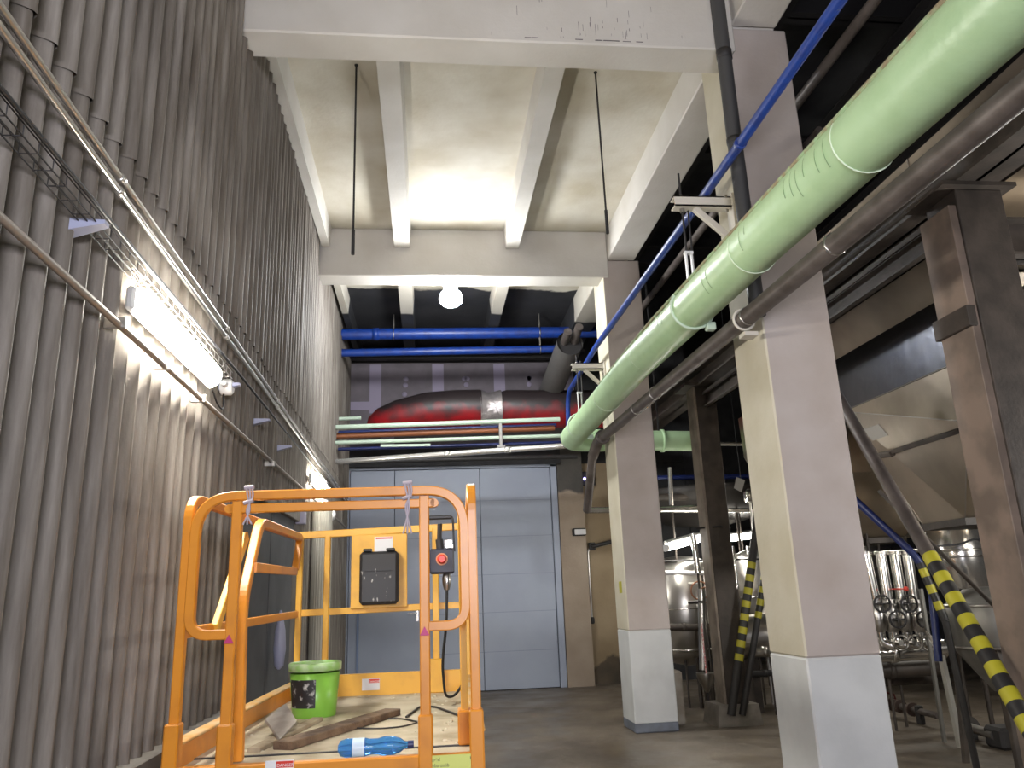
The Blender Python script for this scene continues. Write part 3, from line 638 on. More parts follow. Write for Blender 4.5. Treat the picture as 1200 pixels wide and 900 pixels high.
part('splice_plate', MB().box((3.50,4.40,3.18), (3.56,4.76,3.32), .004), M_steelpaint, t)
t = thing('steel_girder', 'brown steel girder running from the right post toward the far post', 'girder', (3.7,7,4.1))
g = MB().box((3.56,-2,4.19), (3.88,14,4.215)).box((3.56,-2,4.44), (3.88,14,4.465)).box((3.70,-2,4.19), (3.73,14,4.46))
part('web_and_flanges', g, M_steelpaint, t)
t = thing('steel_channel', 'lower brown steel channel hung beneath the girder beside the hopper', 'channel', (3.7,7,3.9))
part('channel', MB().box((3.62,4.75,3.90), (3.70,9.6,3.92)).box((3.62,4.75,4.06), (3.64,9.6,4.10)).box((3.68,4.75,3.90), (3.70,9.6,4.10)), M_steelpaint, t)
t = thing('cross_girder', 'brown steel cross beam running right from the post head', 'girder', (5,4.6,4.1))
part('web_and_flanges', MB().box((3.9,4.48,3.72), (9,4.66,3.74)).box((3.9,4.48,3.98), (9,4.66,4.0)).box((3.9,4.56,3.72), (9,4.58,4.0)), M_steelpaint, t)
part('knee_brace', MB().bar([(3.93,4.56,3.35), (4.4,4.56,3.75)], .06, .06, (0,1,0)), M_steelpaint, t)

t = thing('clad_hopper', 'large hopper clad in dull galvanised sheet between the steel posts', 'hopper', (5,6.3,2.1))
X0, X1, Y0, Y1 = 4.2, 6.2, 5.5, 7.25
g = MB().hexa([(X0,Y0,3.25),(X1,Y0,3.25),(X1,Y1,3.27),(X0,Y1,3.27)], [(X0,Y0-.05,3.82),(X1,Y0-.05,3.82),(X1,Y1+1.2,3.82),(X0,Y1+1.2,3.82)])
part('hopper_collar', g, mat('dark_mirror_sheet', (.24,.25,.28), .22, metal=1., bump=.35, bscale=2.5), t)
g = MB().hexa([(X0,Y0-.6,3.82),(X1+1,Y0-.6,3.82),(X1+1,Y1+1.6,3.82),(X0,Y1+1.6,3.82)], [(3.96,Y0-.6,4.22),(X1+1,Y0-.6,4.22),(X1+1,Y1+1.6,4.22),(3.96,Y1+1.6,4.22)])
part('lower_chamfer', g, M_galv, t)
part('upper_casing', MB().hexa([(3.96,2.6,4.22),(7.5,2.6,4.22),(7.5,9,4.22),(3.96,9,4.22)], [(3.96,2.6,4.95),(7.5,2.6,4.95),(7.5,9,4.95),(3.96,9,4.95)]), M_galv, t)
def cone(root, dy):
    A, B, D = Vector((X0,Y1+dy,3.27)), Vector((X0,Y0+dy,3.25)), Vector((X0,Y0+.02+dy,2.78))
    A2, B2, D2 = Vector((X1,Y1+dy,3.27)), Vector((X1,Y0+dy,3.25)), Vector((X1,Y0+.02+dy,2.78))
    E, F_, E2, F2 = Vector((4.6,6.3+dy,2.1)), Vector((4.6,6.9+dy,2.1)), Vector((5.6,6.2+dy,2.1)), Vector((5.6,6.9+dy,2.1))
    vs = [A,B,D,A2,B2,D2,E,F_,E2,F2]
    part('hopper_cone', MB().add(vs, [(0,1,2),(0,2,6),(0,6,7),(1,4,5,2),(2,5,8,6),(0,7,9,3),(3,5,4),(3,8,5),(3,9,8),(6,8,9,7),(0,3,4,1)]), M_galv, root)
    q = .02
    part('outlet_rim', MB().hexa([E+Vector((-q,-q,-.06)),E2+Vector((q,-q,-.06)),F2+Vector((q,q,-.06)),F_+Vector((-q,q,-.06))], [E+Vector((-q,-q,0)),E2+Vector((q,-q,0)),F2+Vector((q,q,0)),F_+Vector((-q,q,0))]), M_steelpaint, root)
    for q_ in ([B,D,E],[A,F_],[A,D]): part('folded_seam', MB().tube([v+Vector((-.003,-.003,0)) for v in q_], .005, 6), M_steel, root)
    return A, B, D, E, F_
A, B, D, E, F_ = cone(t, 0)
for q_ in ([(X0-.004,Y0-.03,3.26), (X0-.004,Y1+.3,3.28)], [(3.955,3.9,4.22), (3.955,3.9,4.95)], [(3.955,5.3,4.22), (3.955,5.3,4.95)], [(3.955,6.7,4.22), (3.955,6.7,4.95)]):
    part('folded_seam', MB().tube(q_, .006, 6), M_chrome, t)
nn = (D-A).cross(E-A).normalized(); nn = nn if nn.x < 0 else -nn
def onface(px, py, lift_=0.):
    d = at('z', 50, px, py)-CAM; u = (A-CAM).dot(nn)/d.dot(nn); return CAM+d*u+nn*lift_
part('label_plate', MB().hexa([onface(1011,503),onface(1030,497),onface(1041,510),onface(1021,517)], [onface(1011,503,.006),onface(1030,497,.006),onface(1041,510,.006),onface(1021,517,.006)]), mat('faded_plate', (.34,.32,.29), .5), t)
part('stiffener', MB().bar([onface(1040,531,.02), onface(1128,503,.02)], .035, .04, tuple(nn)), M_steelpaint, t)
part('clip', MB().bar([onface(1026,533,.03), onface(1049,530,.03)], .05, .05, tuple(nn)), M_steelpaint, t)
t = thing('clad_hopper', 'farther sheet-clad hopper half hidden behind the slanting brown pole', 'hopper', (5,8.6,2.1))
cone(t, 2.6)
part('hopper_collar', MB().hexa([(X0,Y0+2.6,3.25),(X1,Y0+2.6,3.25),(X1,Y1+2.6,3.27),(X0,Y1+2.6,3.27)], [(X0,Y0+3.0,3.80),(X1,Y0+3.0,3.80),(X1,Y1+2.65,3.80),(X0,Y1+2.65,3.80)]), M_galv, t)
# second clad duct beyond post
t = thing('clad_duct', 'bright folded metal duct behind the right brown post', 'duct', (5.6,5.4,3.2))
Pf = [Vector(v) for v in ((4.12,4.92,3.78),(5.6,4.92,3.78),(5.6,5.0,3.12),(4.16,5.0,3.12),(4.45,4.84,3.52),(5.2,4.84,3.50))]
bk = [v+Vector((0,5.4-v.y,0)) for v in Pf[:4]]
part('folded_casing', MB().add(Pf+bk, [(0,1,5,4),(4,5,2,3),(0,4,3),(1,2,5),(6,9,8,7),(0,6,7,1),(3,2,8,9),(0,3,9,6),(1,7,8,2)]), mat('bright_sheet', (.75,.74,.72), .3, metal=.6), t)
part('lower_casing', MB().hexa([(4.25,4.95,2.72),(5.6,4.95,2.72),(5.6,5.35,2.72),(4.25,5.35,2.72)], [(4.25,5.0,3.12),(5.6,5.0,3.12),(5.6,5.35,3.12),(4.25,5.35,3.12)]), MATS['bright_sheet'], t)

# diagonal poles with hazard tape
def hazard_pole(name, a, b, r, base, label, t0, t1, n, group='hazard striped poles'):
    a, b = Vector(a), Vector(b); L = (b-a)
    t = thing(name, label, 'pole', b, group)
    part('pole', MB().tube([a, b], r, 18), base, t)
    for i in range(n):
        s0 = t0+(t1-t0)*i/n; s1 = t0+(t1-t0)*(i+1)/n
        part('tape_band', MB().tube([a+L*s0, a+L*s1], r+.003, 18), M_hazY if i % 2 == 0 else M_hazK, t)
    return t
hazard_pole('striped_pole', at('y',6.4,978,458), at('y',4.25,1236,905), .050, M_brownpipe, 'thick slanting brown pole with yellow and black tape in front of the hopper', .56, .985, 17)
hazard_pole('striped_pole', at('y',9.55,897,540), at('y',9.6,857,838), .050, M_darksteel, 'slanting dark pole with yellow and black tape beside the far steel post', .42, .80, 15)
hazard_pole('striped_pole', at('y',9.62,903,630), at('y',9.6,870,838), .040, M_darksteel, 'slimmer striped pole crossing behind the other by the far steel post', .22, .47, 7)
t = thing('blue_riser', 'blue pipe slanting down and then vertical right of the nearer column', 'pipe', at('y',7.4,1075,650))
part('pipe_run', MB().tube(fillet([at('y',7.6,985,570), at('y',7.3,1077,655), at('y',7.3,1092,690), at('y',7.3,1100,775)], .15), .036, 14), M_navy, t)
t = hazard_pole('striped_pipe', at('y',7.0,1078,660), at('y',6.9,1108,728), .035, M_darksteel, 'short striped pipe behind the thick slanting striped pole', .1, .95, 6)
b = at('y',6.9,1108,728); part('lower_pole', MB().tube([b, (b.x+.05,b.y,0)], .03, 12), M_darksteel, t)
t = thing('thin_rod', 'thin grey rod slanting down beside the thick striped pole', 'rod', at('y',6.1,1100,660))
part('rod', MB().tube([at('y',6.3,1030,575), at('y',5.6,1215,760)], .018, 8), M_steelpaint, t)

# ---------------------------------------------------------------- process equipment
def strip_tube(p, q, s, label):
    p, q = Vector(p), Vector(q); t = thing('tube_lamp', label, 'lamp', p, 'hall tube lamps')
    part('tube', MB().tube([p, q], .045, 14), lampmat('tube_glass', (1,.97,.88), s), t)
    part('housing', MB().tube([p+Vector((0,.02,.07)), q+Vector((0,.02,.07))], .03, 8), mat('lamp_grey', (.45,.45,.44), .5), t)
    D = (q-p).normalized()
    part('end_cap', MB().tube([p-D*.05, p+D*.01], .048, 12), M_white, t); part('end_cap', MB().tube([q-D*.01, q+D*.05], .048, 12), M_white, t)
strip_tube(at('y',10.6,781,642), at('y',11.7,832,628), 30, 'glowing tube lamp among the steel vessels, left of the dark post')
strip_tube(at('y',12.3,850,632), at('y',12.8,882,628), 30, 'glowing tube lamp among the steel vessels, right of the dark post')
t = thing('steel_tank', 'large dark tank with a rounded bottom behind the far steel post', 'tank', (4.7,12.6,2.5), 'steel vessels')
part('tank_shell', MB().lathe([(.05,2.62),(.5,2.66),(.9,2.76),(1.15,2.92),(1.25,3.1),(1.25,3.2),(1.2,3.22)], o=(4.75,13.2,0), n=40), mat('dull_dark_steel', (.045,.04,.036), .55, metal=.3), t)
for dx in (-.9, .9): part('leg', MB().tube([(4.75+dx,13.2,0), (4.75+dx,13.2,2.85)], .05, 10), M_steelpaint, t)
strip_tube((2.56,5.68,1.75), (2.90,5.68,1.75), 90, 'added unseen tube lamp behind the nearer concrete column, lighting the hopper')  # added lamp hidden by the column, there to brighten the hopper
def vtank(x, y, r, z0, z1, label, m=M_steel, legs=True):
    t = thing('steel_vessel', label, 'vessel', (x,y,0), 'steel vessels')
    part('shell', MB().lathe([(.04,z0-.22),(r*.5,z0-.17),(r*.85,z0-.08),(r,z0),(r,z1),(r*.85,z1+.08),(r*.4,z1+.16),(.04,z1+.18)], o=(x,y,0), n=36), m, t)
    part('weld_band', MB().torus((x,y,z0+.02), r+.002, .012, n=36, k=6).torus((x,y,(z0+z1)/2), r+.002, .008, n=36, k=6), M_chrome, t)
    if legs:
        for k in range(3):
            a = k*2.1+.5; part('leg', MB().tube([(x+r*.8*math.cos(a),y+r*.8*math.sin(a),0), (x+r*.8*math.cos(a),y+r*.8*math.sin(a),z0+.02)], .03, 8), M_steelpaint, t)
    return t
vtank(3.75, 11.6, .52, .75, 1.9, 'upright stainless vessel between the farther column and steel post')
vtank(4.95, 11.4, .42, .9, 2.0, 'upright stainless vessel right of the far steel post')
vtank(7.4, 13.2, .6, 1.0, 2.6, 'distant upright vessel deep in the hall behind the valves')
t = thing('horizontal_vessel', 'horizontal steel vessel low behind the striped poles', 'vessel', (4.6,10.9,.9), 'steel vessels')
part('shell', MB().lathe([(.05,-.75),(.22,-.70),(.28,-.58),(.28,.58),(.22,.70),(.05,.75)], ax='x', o=(4.75,10.7,.95), n=30), M_steel, t)
for dx in (-.45, .45): part('saddle', MB().box((4.75+dx-.05,10.5,0), (4.75+dx+.05,10.9,.72)), M_steelpaint, t)
t = thing('sight_glass_valve', 'grey funnel-ended valve with red striped gauge beside the far post', 'valve', at('y',10.3,825,760))
a = at('y',10.3,822,690); b = at('y',10.3,826,800)
part('gauge_tube', MB().tube([at('y',10.25,822,730), at('y',10.25,828,792)], .012, 8), mat('red_white_gauge', (.6,.15,.15), .4, col2=(.7,.66,.62), scale=60), t)
part('body_tube', MB().tube([a, at('y',10.3,824,785)], .05, 12), M_steel, t)
q = at('y',10.3,828,800)
part('funnel', MB().lathe([(.02,-.12),(.04,-.08),(.10,.02),(.12,.10),(.12,.12)], o=q, n=18), M_steel, t)
part('handwheel', MB().torus(at('y',10.25,815,706), .09, .012, (0,.1,1), 18, 6), M_darksteel, t)
part('stand', MB().tube([q+Vector((0,0,-.1)), (q.x,q.y,0)], .012, 8), M_darksteel, t)
t = thing('coiled_hose', 'small coppery coil of hose hanging on the steel vessel', 'hose', at('y',10.6,822,690))
part('hose_coil', MB().torus(at('y',10.6,820,692), .12, .012, (.1,1,.1), 24, 6).torus(at('y',10.62,827,697), .10, .01, (.3,1,.2), 24, 6), mat('coppery_hose', (.4,.2,.12), .4, metal=.4), t)
part('hook', MB().tube([at('y',10.6,821,684), at('y',10.6,821,684)+Vector((0,.62,.02))], .012, 8), M_steel, t)
for (x0, y0, x1, y1, Y, r, m, lab) in (
    (760,598,905,598,11.6,.035,M_chrome,'bright horizontal pipe behind the farther column at lamp height'),
    (770,671,845,672,10.9,.03,M_white,'white horizontal tube below the left tube lamp'),
    (745,658,905,655,11.0,.012,M_darksteel,'thin dark rod crossing below the tube lamps'),
    (770,583,900,580,12.2,.06,M_steelpaint,'dull horizontal pipe over the dark tank'),
    (770,560,900,558,12.4,.04,M_navy,'dark blue horizontal pipe high behind the post'),
    (843,520,895,521,11.4,.03,M_conduit,'pale thin tube right of the far post top'),
    (770,735,840,735,11.0,.05,M_steelpaint,'dark horizontal pipe low between column and post'),
    (880,765,915,762,10.2,.06,M_steel,'steel pipe low right of the striped poles'),
    (880,790,915,788,10.3,.04,M_darksteel,'dark pipe near the floor right of the striped poles'),
    (1000,626,1110,628,9.2,.035,M_steel,'perforated looking steel rail above the row of valves'),
    (1000,650,1160,640,9.4,.022,M_conduit,'thin steel tube crossing above the row of valves'),
    (995,768,1105,760,8.4,.10,M_chrome,'thick polished pipe lying below the row of valves'),
    (995,787,1100,782,8.7,.085,M_steelpaint,'brown pipe near the floor below the polished pipe'),
    (995,799,1095,795,9.0,.06,M_steelpaint,'lowest brown pipe on the floor below the valves')):
    a = at('y',Y,x0,y0); b = at('y',Y,x1,y1)
    t = thing('process_pipe', lab, 'pipe', (a+b)/2); part('pipe_run', MB().tube([a, b], r, 16), m, t)
    q = a.lerp(b, .0 if x0 > 980 else .7)
    part('support_leg', MB().tube([q, (q.x, q.y, 0)], .016, 8), M_steelpaint, t)
    if r > .03: 
        mid = a+(b-a)*.45; part('coupling', MB().lathe([(r,-.03),(r*1.12,-.03),(r*1.12,.03),(r,.03)], ax='x', o=mid, n=16), m, t)
for (x0, y0, x1, y1, Y, r, m, lab) in (
    (785,548,787,592,11.3,.035,M_chrome,'short polished riser high behind the farther column'),
    (819,575,820,592,11.2,.03,M_chrome,'short polished riser touching the far post top'),
    (812,625,818,672,10.4,.04,M_chrome,'bright riser crossing the left tube lamp'),
    (858,640,864,690,11.0,.03,M_chrome,'polished riser right of the far post, first'),
    (876,640,879,668,11.2,.03,M_chrome,'polished riser right of the far post, second'),
    (999,572,1003,612,8.6,.03,M_chrome,'slim bright riser beside the nearer column below the hopper'),
    (1009,578,1013,612,8.8,.026,M_chrome,'second slim bright riser below the hopper edge'),
    (1021,590,1025,612,9.0,.026,M_chrome,'third slim bright riser below the hopper edge')):
    a = at('y',Y,x0,y0); b = at('y',Y,x1,y1)
    t = thing('process_riser', lab, 'pipe', b); part('pipe_run', MB().tube([a, b], r, 14), m, t)
    part('support_leg', MB().tube([b, (b.x, b.y, 0)], .016, 8), M_steelpaint, t)
# row of valve pipes
VL = ['leftmost, half behind the nearer column', 'second from the nearer column', 'third from the nearer column', 'rightmost, next to the blue riser']
for i, (xt, xb) in enumerate(((1014,1026), (1032,1041), (1048,1057), (1063,1072))):
    Y = 8.3; a = at('y',Y,xt,648); b = at('y',Y,xb,705)
    t = thing('valve_stack', 'stainless valve pipe with handwheel, %s' % VL[i], 'valve', b, 'stainless valve stacks')
    part('pipe_run', MB().tube([a, b], .055, 18), M_chrome, t)
    part('flange', MB().lathe([(.08,-.02),(.08,.02)], o=b, n=18), M_steel, t)
    part('flange', MB().lathe([(.07,-.015),(.07,.015)], o=a, n=18), M_steel, t)
    part('valve_body', MB().lathe([(.05,-.32),(.075,-.28),(.09,-.16),(.075,-.04),(.05,0)], o=b, n=18), M_steel, t)
    part('lower_pipe', MB().tube(fillet([b+Vector((0,0,-.3)), b+Vector((0,0,-.42)), b+Vector((.1,-.05,-.46))], .06), .05, 14), M_chrome, t)
    c = b+Vector((-.02,-.16,-.02-.16*(i % 2)))
    part('handwheel', MB().torus(c, .085, .012, (.15,1,.1), 20, 6).tube([c+Vector((-.08,0,0)), c+Vector((.08,0,0))], .007, 6).tube([c+Vector((0,0,-.08)), c+Vector((0,0,.08))], .007, 6).tube([c, c+Vector((0,.16,0))], .012, 8), M_darksteel, t)
    if i != 0:
        c = b+Vector((-.02,-.15,-.42)); part('lower_handwheel', MB().torus(c, .075, .012, (.2,1,.1), 20, 6).tube([c, c+Vector((0,.12,0))], .03, 10), M_steel, t)
part('red_knob', MB().lathe([(.01,0),(.025,.01),(.025,.03),(.01,.04)], ax='y', o=at('y',8.0,1063,690), n=12).tube([at('y',8.0,1063,690), at('y',8.0,1063,690)+Vector((0,.3,0))], .008, 6), M_red, t)
# stainless drum behind the poles
t = thing('polished_drum', 'bright polished steel drum under the hopper outlet', 'drum', (5.9,8.3,1.5))
a = at('y',8.3,1131,690); top = at('y',8.3,1131,612)
part('shell', MB().lathe([(.27,a.z),(.29,a.z+.02),(.29,top.z-.02),(.27,top.z)], o=(a.x,8.3,0), n=36), M_chrome, t)
part('hoop', MB().torus((a.x,8.3,(a.z+top.z)/2+.05), .295, .015, n=36, k=6).torus((a.x,8.3,(a.z+top.z)/2-.02), .295, .012, n=36, k=6), M_steel, t)
for k in range(3): part('leg', MB().tube([(a.x+.2*math.cos(k*2.1),8.3+.2*math.sin(k*2.1),0), (a.x+.2*math.cos(k*2.1),8.3+.2*math.sin(k*2.1),a.z+.02)], .025, 8), M_steelpaint, t)
solo('drum_cable', MB().tube(fillet([at('y',8.0,1098,640), at('y',8.0,1125,638), at('y',8.0,1145,630), at('y',8.0,1160,637)], .1), .012, 6), M_black, 'black cable looping across the polished drum', 'cable')
# grey vessel with legs
t = thing('grey_vessel', 'grey rounded vessel on legs low behind the thick striped pole', 'vessel', (4.9,6.9,0))
cx, cy = 5.12, 6.9
part('shell', MB().lathe([(.10,.62),(.22,.78),(.36,.98),(.38,1.02),(.38,1.32),(.34,1.42),(.2,1.5),(.05,1.52)], o=(cx,cy,0), n=36), mat('matt_grey_vessel', (.22,.21,.19), .45, metal=.5, col2=(.16,.155,.14), scale=4), t)
part('rim', MB().torus((cx,cy,1.0), .385, .012, n=36, k=6).torus((cx,cy,1.36), .375, .012, n=36, k=6), M_steel, t)
part('outlet', MB().tube([(cx,cy,.64), (cx,cy,.30)], .06, 14), M_steelpaint, t)
for k in range(4):
    aa = k*math.pi/2+.9; part('leg', MB().bar([(cx+.42*math.cos(aa),cy+.42*math.sin(aa),0), (cx+.34*math.cos(aa),cy+.34*math.sin(aa),1.05)], .05, .05, (1,0,0)), M_steelpaint, t)
t = thing('support_stand', 'pale angle-iron stand left of the grey vessel', 'stand', (4.4,6.8,0))
b1 = at('z',0,1107,870); b2 = at('z',0,1126,876)
part('leg', MB().bar([b1, at('y',b1.y,1079,690)], .04, .035, (0,1,0)), mat('dull_angle_iron', (.16,.155,.14), .5, metal=.5), t)
part('leg', MB().bar([b2, at('y',b2.y,1103,768)], .06, .05, (0,1,0)), mat('pale_angle_iron', (.30,.29,.26), .5), t)
part('cross_bar', MB().bar([at('y',b1.y,1085,740), at('y',b2.y,1104,770)], .03, .03, (0,1,0)), M_steel, t)
# floor valve and low pipes
t = thing('floor_valve', 'rusty flanged valve with lever lying on the floor by the nearer column', 'valve', at('z',0,1062,840))
c = at('z',.14,1044,825); d_ = at('z',.14,1100,839)
part('pipe_run', MB().tube([c, d_], .036, 16), M_brownpipe, t)
U = (d_-c).normalized()
for k in (0.05, .22, .48):
    e = c+(d_-c)*k; part('flange', MB().tube([e-U*.014, e+U*.014], .078, 20), mat('rusty_flange', (.07,.045,.035), .7), t)
part('valve_body', MB().lathe([(.02,-.07),(.055,-.04),(.06,.02),(.03,.07)], o=c+(d_-c)*.13, n=16), MATS['rusty_flange'], t)
e = c+(d_-c)*.13
part('lever', MB().tube([e+Vector((0,0,.06)), e+Vector((-.01,0,.12)), e+Vector((-.16,.02,.17))], .012, 8), mat('dark_red_lever', (.12,.02,.02), .5), t)
e = c+(d_-c)*.62; part('foot', MB().box((e.x-.035,e.y-.04,0), (e.x+.035,e.y+.04,.2), .01), M_darksteel, t)
t = thing('pump_unit', 'dark pump with pale pipe stub on the floor at the right edge', 'pump', at('z',0,1165,875))
c = at('z',.12,1135,852); d_ = at('z',.12,1166,862); U = (d_-c).normalized()
part('pipe_stub', MB().tube([c, d_], .045, 16), M_steel, t)
part('pump_casing', MB().tube([c-U*.10, c+U*.02], .11, 20).tube([c-U*.16, c-U*.10], .07, 20), mat('dark_cast_iron', (.05,.045,.04), .6), t)
part('motor_block', MB().box((d_.x-.02,d_.y-.12,0), (d_.x+.3,d_.y+.15,.20), .03), M_darksteel, t)
part('casing_leg', MB().box((c.x-.05,c.y-.05,0), (c.x+.05,c.y+.05,.08)), M_darksteel, t)
t = thing('hanging_tag', 'small pale tag hanging in the dark between far post and nearer column', 'tag', at('y',10.5,868,568))
a = at('y',10.5,862,558); g = MB().hexa([at('y',10.5,860,572),at('y',10.5,869,577),at('y',10.52,869,577),at('y',10.52,860,572)], [at('y',10.5,863,559),at('y',10.5,873,563),at('y',10.52,873,563),at('y',10.52,863,559)])
part('tag_sheet', g, mat('dirty_white', (.35,.34,.31), .6), t)
q = at('y',10.51,868,562); part('cord', MB().tube([q, (q.x,q.y,6.98)], .006, 6), M_black, t)
t = thing('small_steel_pot', 'small shiny steel cylinder high right of the far post', 'vessel', at('y',11.2,879,583))
q = at('y',11.2,878,582); part('shell', MB().lathe([(.05,-.09),(.085,-.07),(.085,.06),(.06,.10),(.02,.12)], o=q, n=20), M_chrome, t)
part('support_rod', MB().tube([q+Vector((0,0,-.08)), (q.x,q.y,0)], .02, 8), M_steel, t)

# ---------------------------------------------------------------- scissor lift
LX, LY, LR = -.41, 3.42, -.040
lift = thing('scissor_lift', 'orange scissor lift platform with guard rails beside the corrugated wall', 'scissor lift', (LX,LY,0))
lift.rotation_euler = (0,0,LR)
def LW(x, y, z):   # local -> world
    return Vector((LX+x*math.cos(LR)-y*math.sin(LR), LY+x*math.sin(LR)+y*math.cos(LR), z))
def LI(p):         # world -> local
    dx, dy = p[0]-LX, p[1]-LY; return Vector((dx*math.cos(LR)+dy*math.sin(LR), -dx*math.sin(LR)+dy*math.cos(LR), p[2]))
def lp(name, mb, m, label=None, parent=None):
    o = mb.build(name, m); o.parent = parent or lift
    if label: o['label'] = label
    return o
FZ = .98
ply = mat('dusty_plywood', (.56,.50,.37), .85, col2=(.38,.32,.21), scale=4.5, lo=.46, hi=.68, bump=.3, bscale=30, detail=8)
lp('deck', MB().box((-.60,.30,FZ-.04), (.60,2.33,FZ)).box((-.60,.02,FZ-.05), (.60,.285,FZ-.005)), ply, 'dust-covered pale plywood deck')
f = MB().box((-.63,-.02,.84), (.63,.02,1.0), .006)
lp('front_fascia', f, M_orange)
for s in (-1, 1):
    lp('toe_board', MB().box((s*.63,0,.86), (s*.60,2.35,1.075), .004), M_orange)
    lp('toe_board_cap', MB().box((s*.635,.02,1.07), (s*.575,2.33,1.085), .004), mat('dusty_orange', (.60,.42,.22), .8, col2=(.62,.33,.09), scale=8), 'dusty upper edge of the toe board')
lp('toe_board', MB().box((-.6,2.31,.86), (.6,2.35,1.12), .004), M_yellow)
W_, H_ = .055, .042
# front rails
top = 2.055
g = MB()
loopL = lambda s: fillet([(0,-.0,top), (s*.565,0,top), (s*.565,0,1.49), (s*.40,0,1.49)], .17, 10)
lp('top_rail', MB().bar(fillet([(-.40,0,1.49),(-.565,0,1.49),(-.565,0,top),(.565,0,top),(.565,0,1.49),(.40,0,1.49)], .165, 12), .035, .040, (0,1,0)), M_orange)
lp('gate_bar', MB().bar([(-.43,.0,2.0), (.44,.0,2.0)], .032, .038, (0,1,0)).lathe([(.018,-.016),(.018,.016)], ax='y', o=(-.43,0,2.0), n=14).lathe([(.018,-.016),(.018,.016)], ax='y', o=(.44,0,2.0), n=14), M_orange)
for s in (-1, 1):
    lp('front_post', MB().bar([(s*.395,0,1.0), (s*.395,0,2.03)], .04, .042, (0,1,0)), M_orange)
    lp('post_sleeve', MB().box((s*.395-.029,-.027,.86), (s*.395+.029,.027,1.15), .006), M_orange)
    lp('post_sleeve', MB().box((s*.600-.029,-.027,.86), (s*.600+.029,.04,1.16), .006), M_orange)
    # side frame: post bending into top rail
    x = s*.600
    lp('side_rail', MB().bar(fillet([(x,.015,.9),(x,.015,2.055),(x,2.33,2.06)] if s < 0 else [(x,.015,.9),(x,.015,2.075),(x,2.33,2.065)], .11, 8), .04, .040, (1,0,0)), M_orange)
    lp('mid_rail', MB().bar([(x,.02,1.50), (x,2.33,1.53)], .03, .045, (1,0,0)), M_orange)
    lp('rear_post', MB().bar([(s*.585,2.32,1.0), (s*.585,2.32,2.06)], .04, .04, (1,0,0)), M_yellow)
lp('rear_top_rail', MB().bar([(-.6,2.33,2.07), (.6,2.33,2.10)], .035, .05, (0,1,0)), M_yellow)
lp('rear_mid_rail', MB().bar([(-.6,2.33,1.535), (.6,2.33,1.55)], .03, .045, (0,1,0)), M_yellow)
a = LI(at('y',5.73,382,700)); lp('rear_post', MB().bar([(a.x,2.32,1.0), (a.x,2.32,2.06)], .04, .04, (1,0,0)), M_yellow)
a = LI(at('y',5.73,511,700)); lp('rear_post', MB().bar([(a.x,2.29,.98), (a.x,2.29,2.09)], .045, .04, (1,0,0)), M_yellow)
lp('post_foot', MB().box((a.x-.06,2.26,.98), (a.x+.05,2.31,1.2), .006), M_yellow)
a = LI(at('x',-.975,288,628)); b = LI(at('x',-.975,252,737))
lp('diagonal_brace', MB().bar([a, b], .03, .055, (1,0,0)), M_yellow)
# inner sliding rail, left (slanting handle) and right
pts = [LI(at('y',3.62,279,888)), LI(at('y',3.62,284,705)), LI(at('y',3.95,304,612)), LI(at('y',5.5,352,630)), LI(at('y',5.42,346,667))]
lp('handle_rail', MB().bar(fillet([(pts[0].x,pts[0].y,.98)]+pts[1:],   .10, 8), .042, .045, (1,0,0)), M_orange, 'slanting orange handle rail')
lp('handle_crossbar', MB().bar([LI(at('y',3.75,297,665)), LI(at('y',5.42,346,670))], .03, .045, (1,0,0)), M_orange)
rb = LI(at('y',3.75,545,866)); xr = rb.x
lp('inner_rail', MB().bar(fillet([(xr,.33,.98),(xr,.33,2.01),(xr,2.1,2.03)], .08, 6), .032, .05, (1,0,0)), M_yellow)
lp('inner_rail_foot', MB().box((xr-.03,.27,.98), (xr+.03,.40,1.12), .006), M_orange)
# document plate and box
pl = lp('document_plate', MB().box((-.225,2.295,1.55), (.170,2.31,2.06), .004), M_yellow)
a = LI(at('y',5.7,445,675)); bx = a.x
dbx = lp('document_box', MB().box((bx-.135,2.21,1.575), (bx+.135,2.295,1.935), .02), mat('scuffed_black_plastic', (.03,.03,.033), .5, col2=(.5,.48,.45), scale=22, lo=.66, hi=.72, stretch=(1.6,1,.6)))
o = lp('lid_lip', MB().box((bx-.10,2.203,1.80), (bx+.09,2.212,1.805)).box((bx-.11,2.205,1.935), (bx-.05,2.26,1.955), .004).box((bx+.05,2.205,1.935), (bx+.11,2.26,1.955), .004), M_black, None, dbx)
stk = lp('instruction_sticker', MB().box((bx-.04,2.291,1.93), (bx+.09,2.2955,2.04)), M_white, 'white sticker with a red header')
lp('sticker_header', MB().box((bx-.03,2.289,2.025), (bx+.085,2.2915,2.036)), M_red, None, stk)
# control box
cc = LI(at('y',4.6,518,652)); cx_, cy_ = cc.x, cc.y
ctl = lp('control_box', MB().box((cx_-.072,cy_-.045,1.735), (cx_+.07,cy_+.06,1.875), .01), mat('navy_black_plastic', (.025,.027,.045), .45))
lp('guard_hoop', MB().bar(fillet([(cx_-.075,cy_+.02,1.86),(cx_-.085,cy_-.0,2.055),(cx_+.065,cy_-.0,2.06),(cx_+.072,cy_+.02,1.86)], .02), .018, .012, (0,1,0)).box((cx_-.08,cy_-.015,2.045), (cx_+.06,cy_+.02,2.068), .006), M_black, None, ctl)
lp('joystick', MB().tube([(cx_-.01,cy_,1.87), (cx_-.015,cy_,1.93)], .022, 12).tube([(cx_-.015,cy_,1.92), (cx_-.01,cy_-.01,2.02)], .014, 10), M_black, None, ctl)
lp('stop_button', MB().lathe([(.034,0),(.034,-.012)], ax='y', o=(cx_+.0,cy_-.045,1.815), n=20), mat('dusty_orange_ring', (.6,.25,.12), .5), None, ctl)
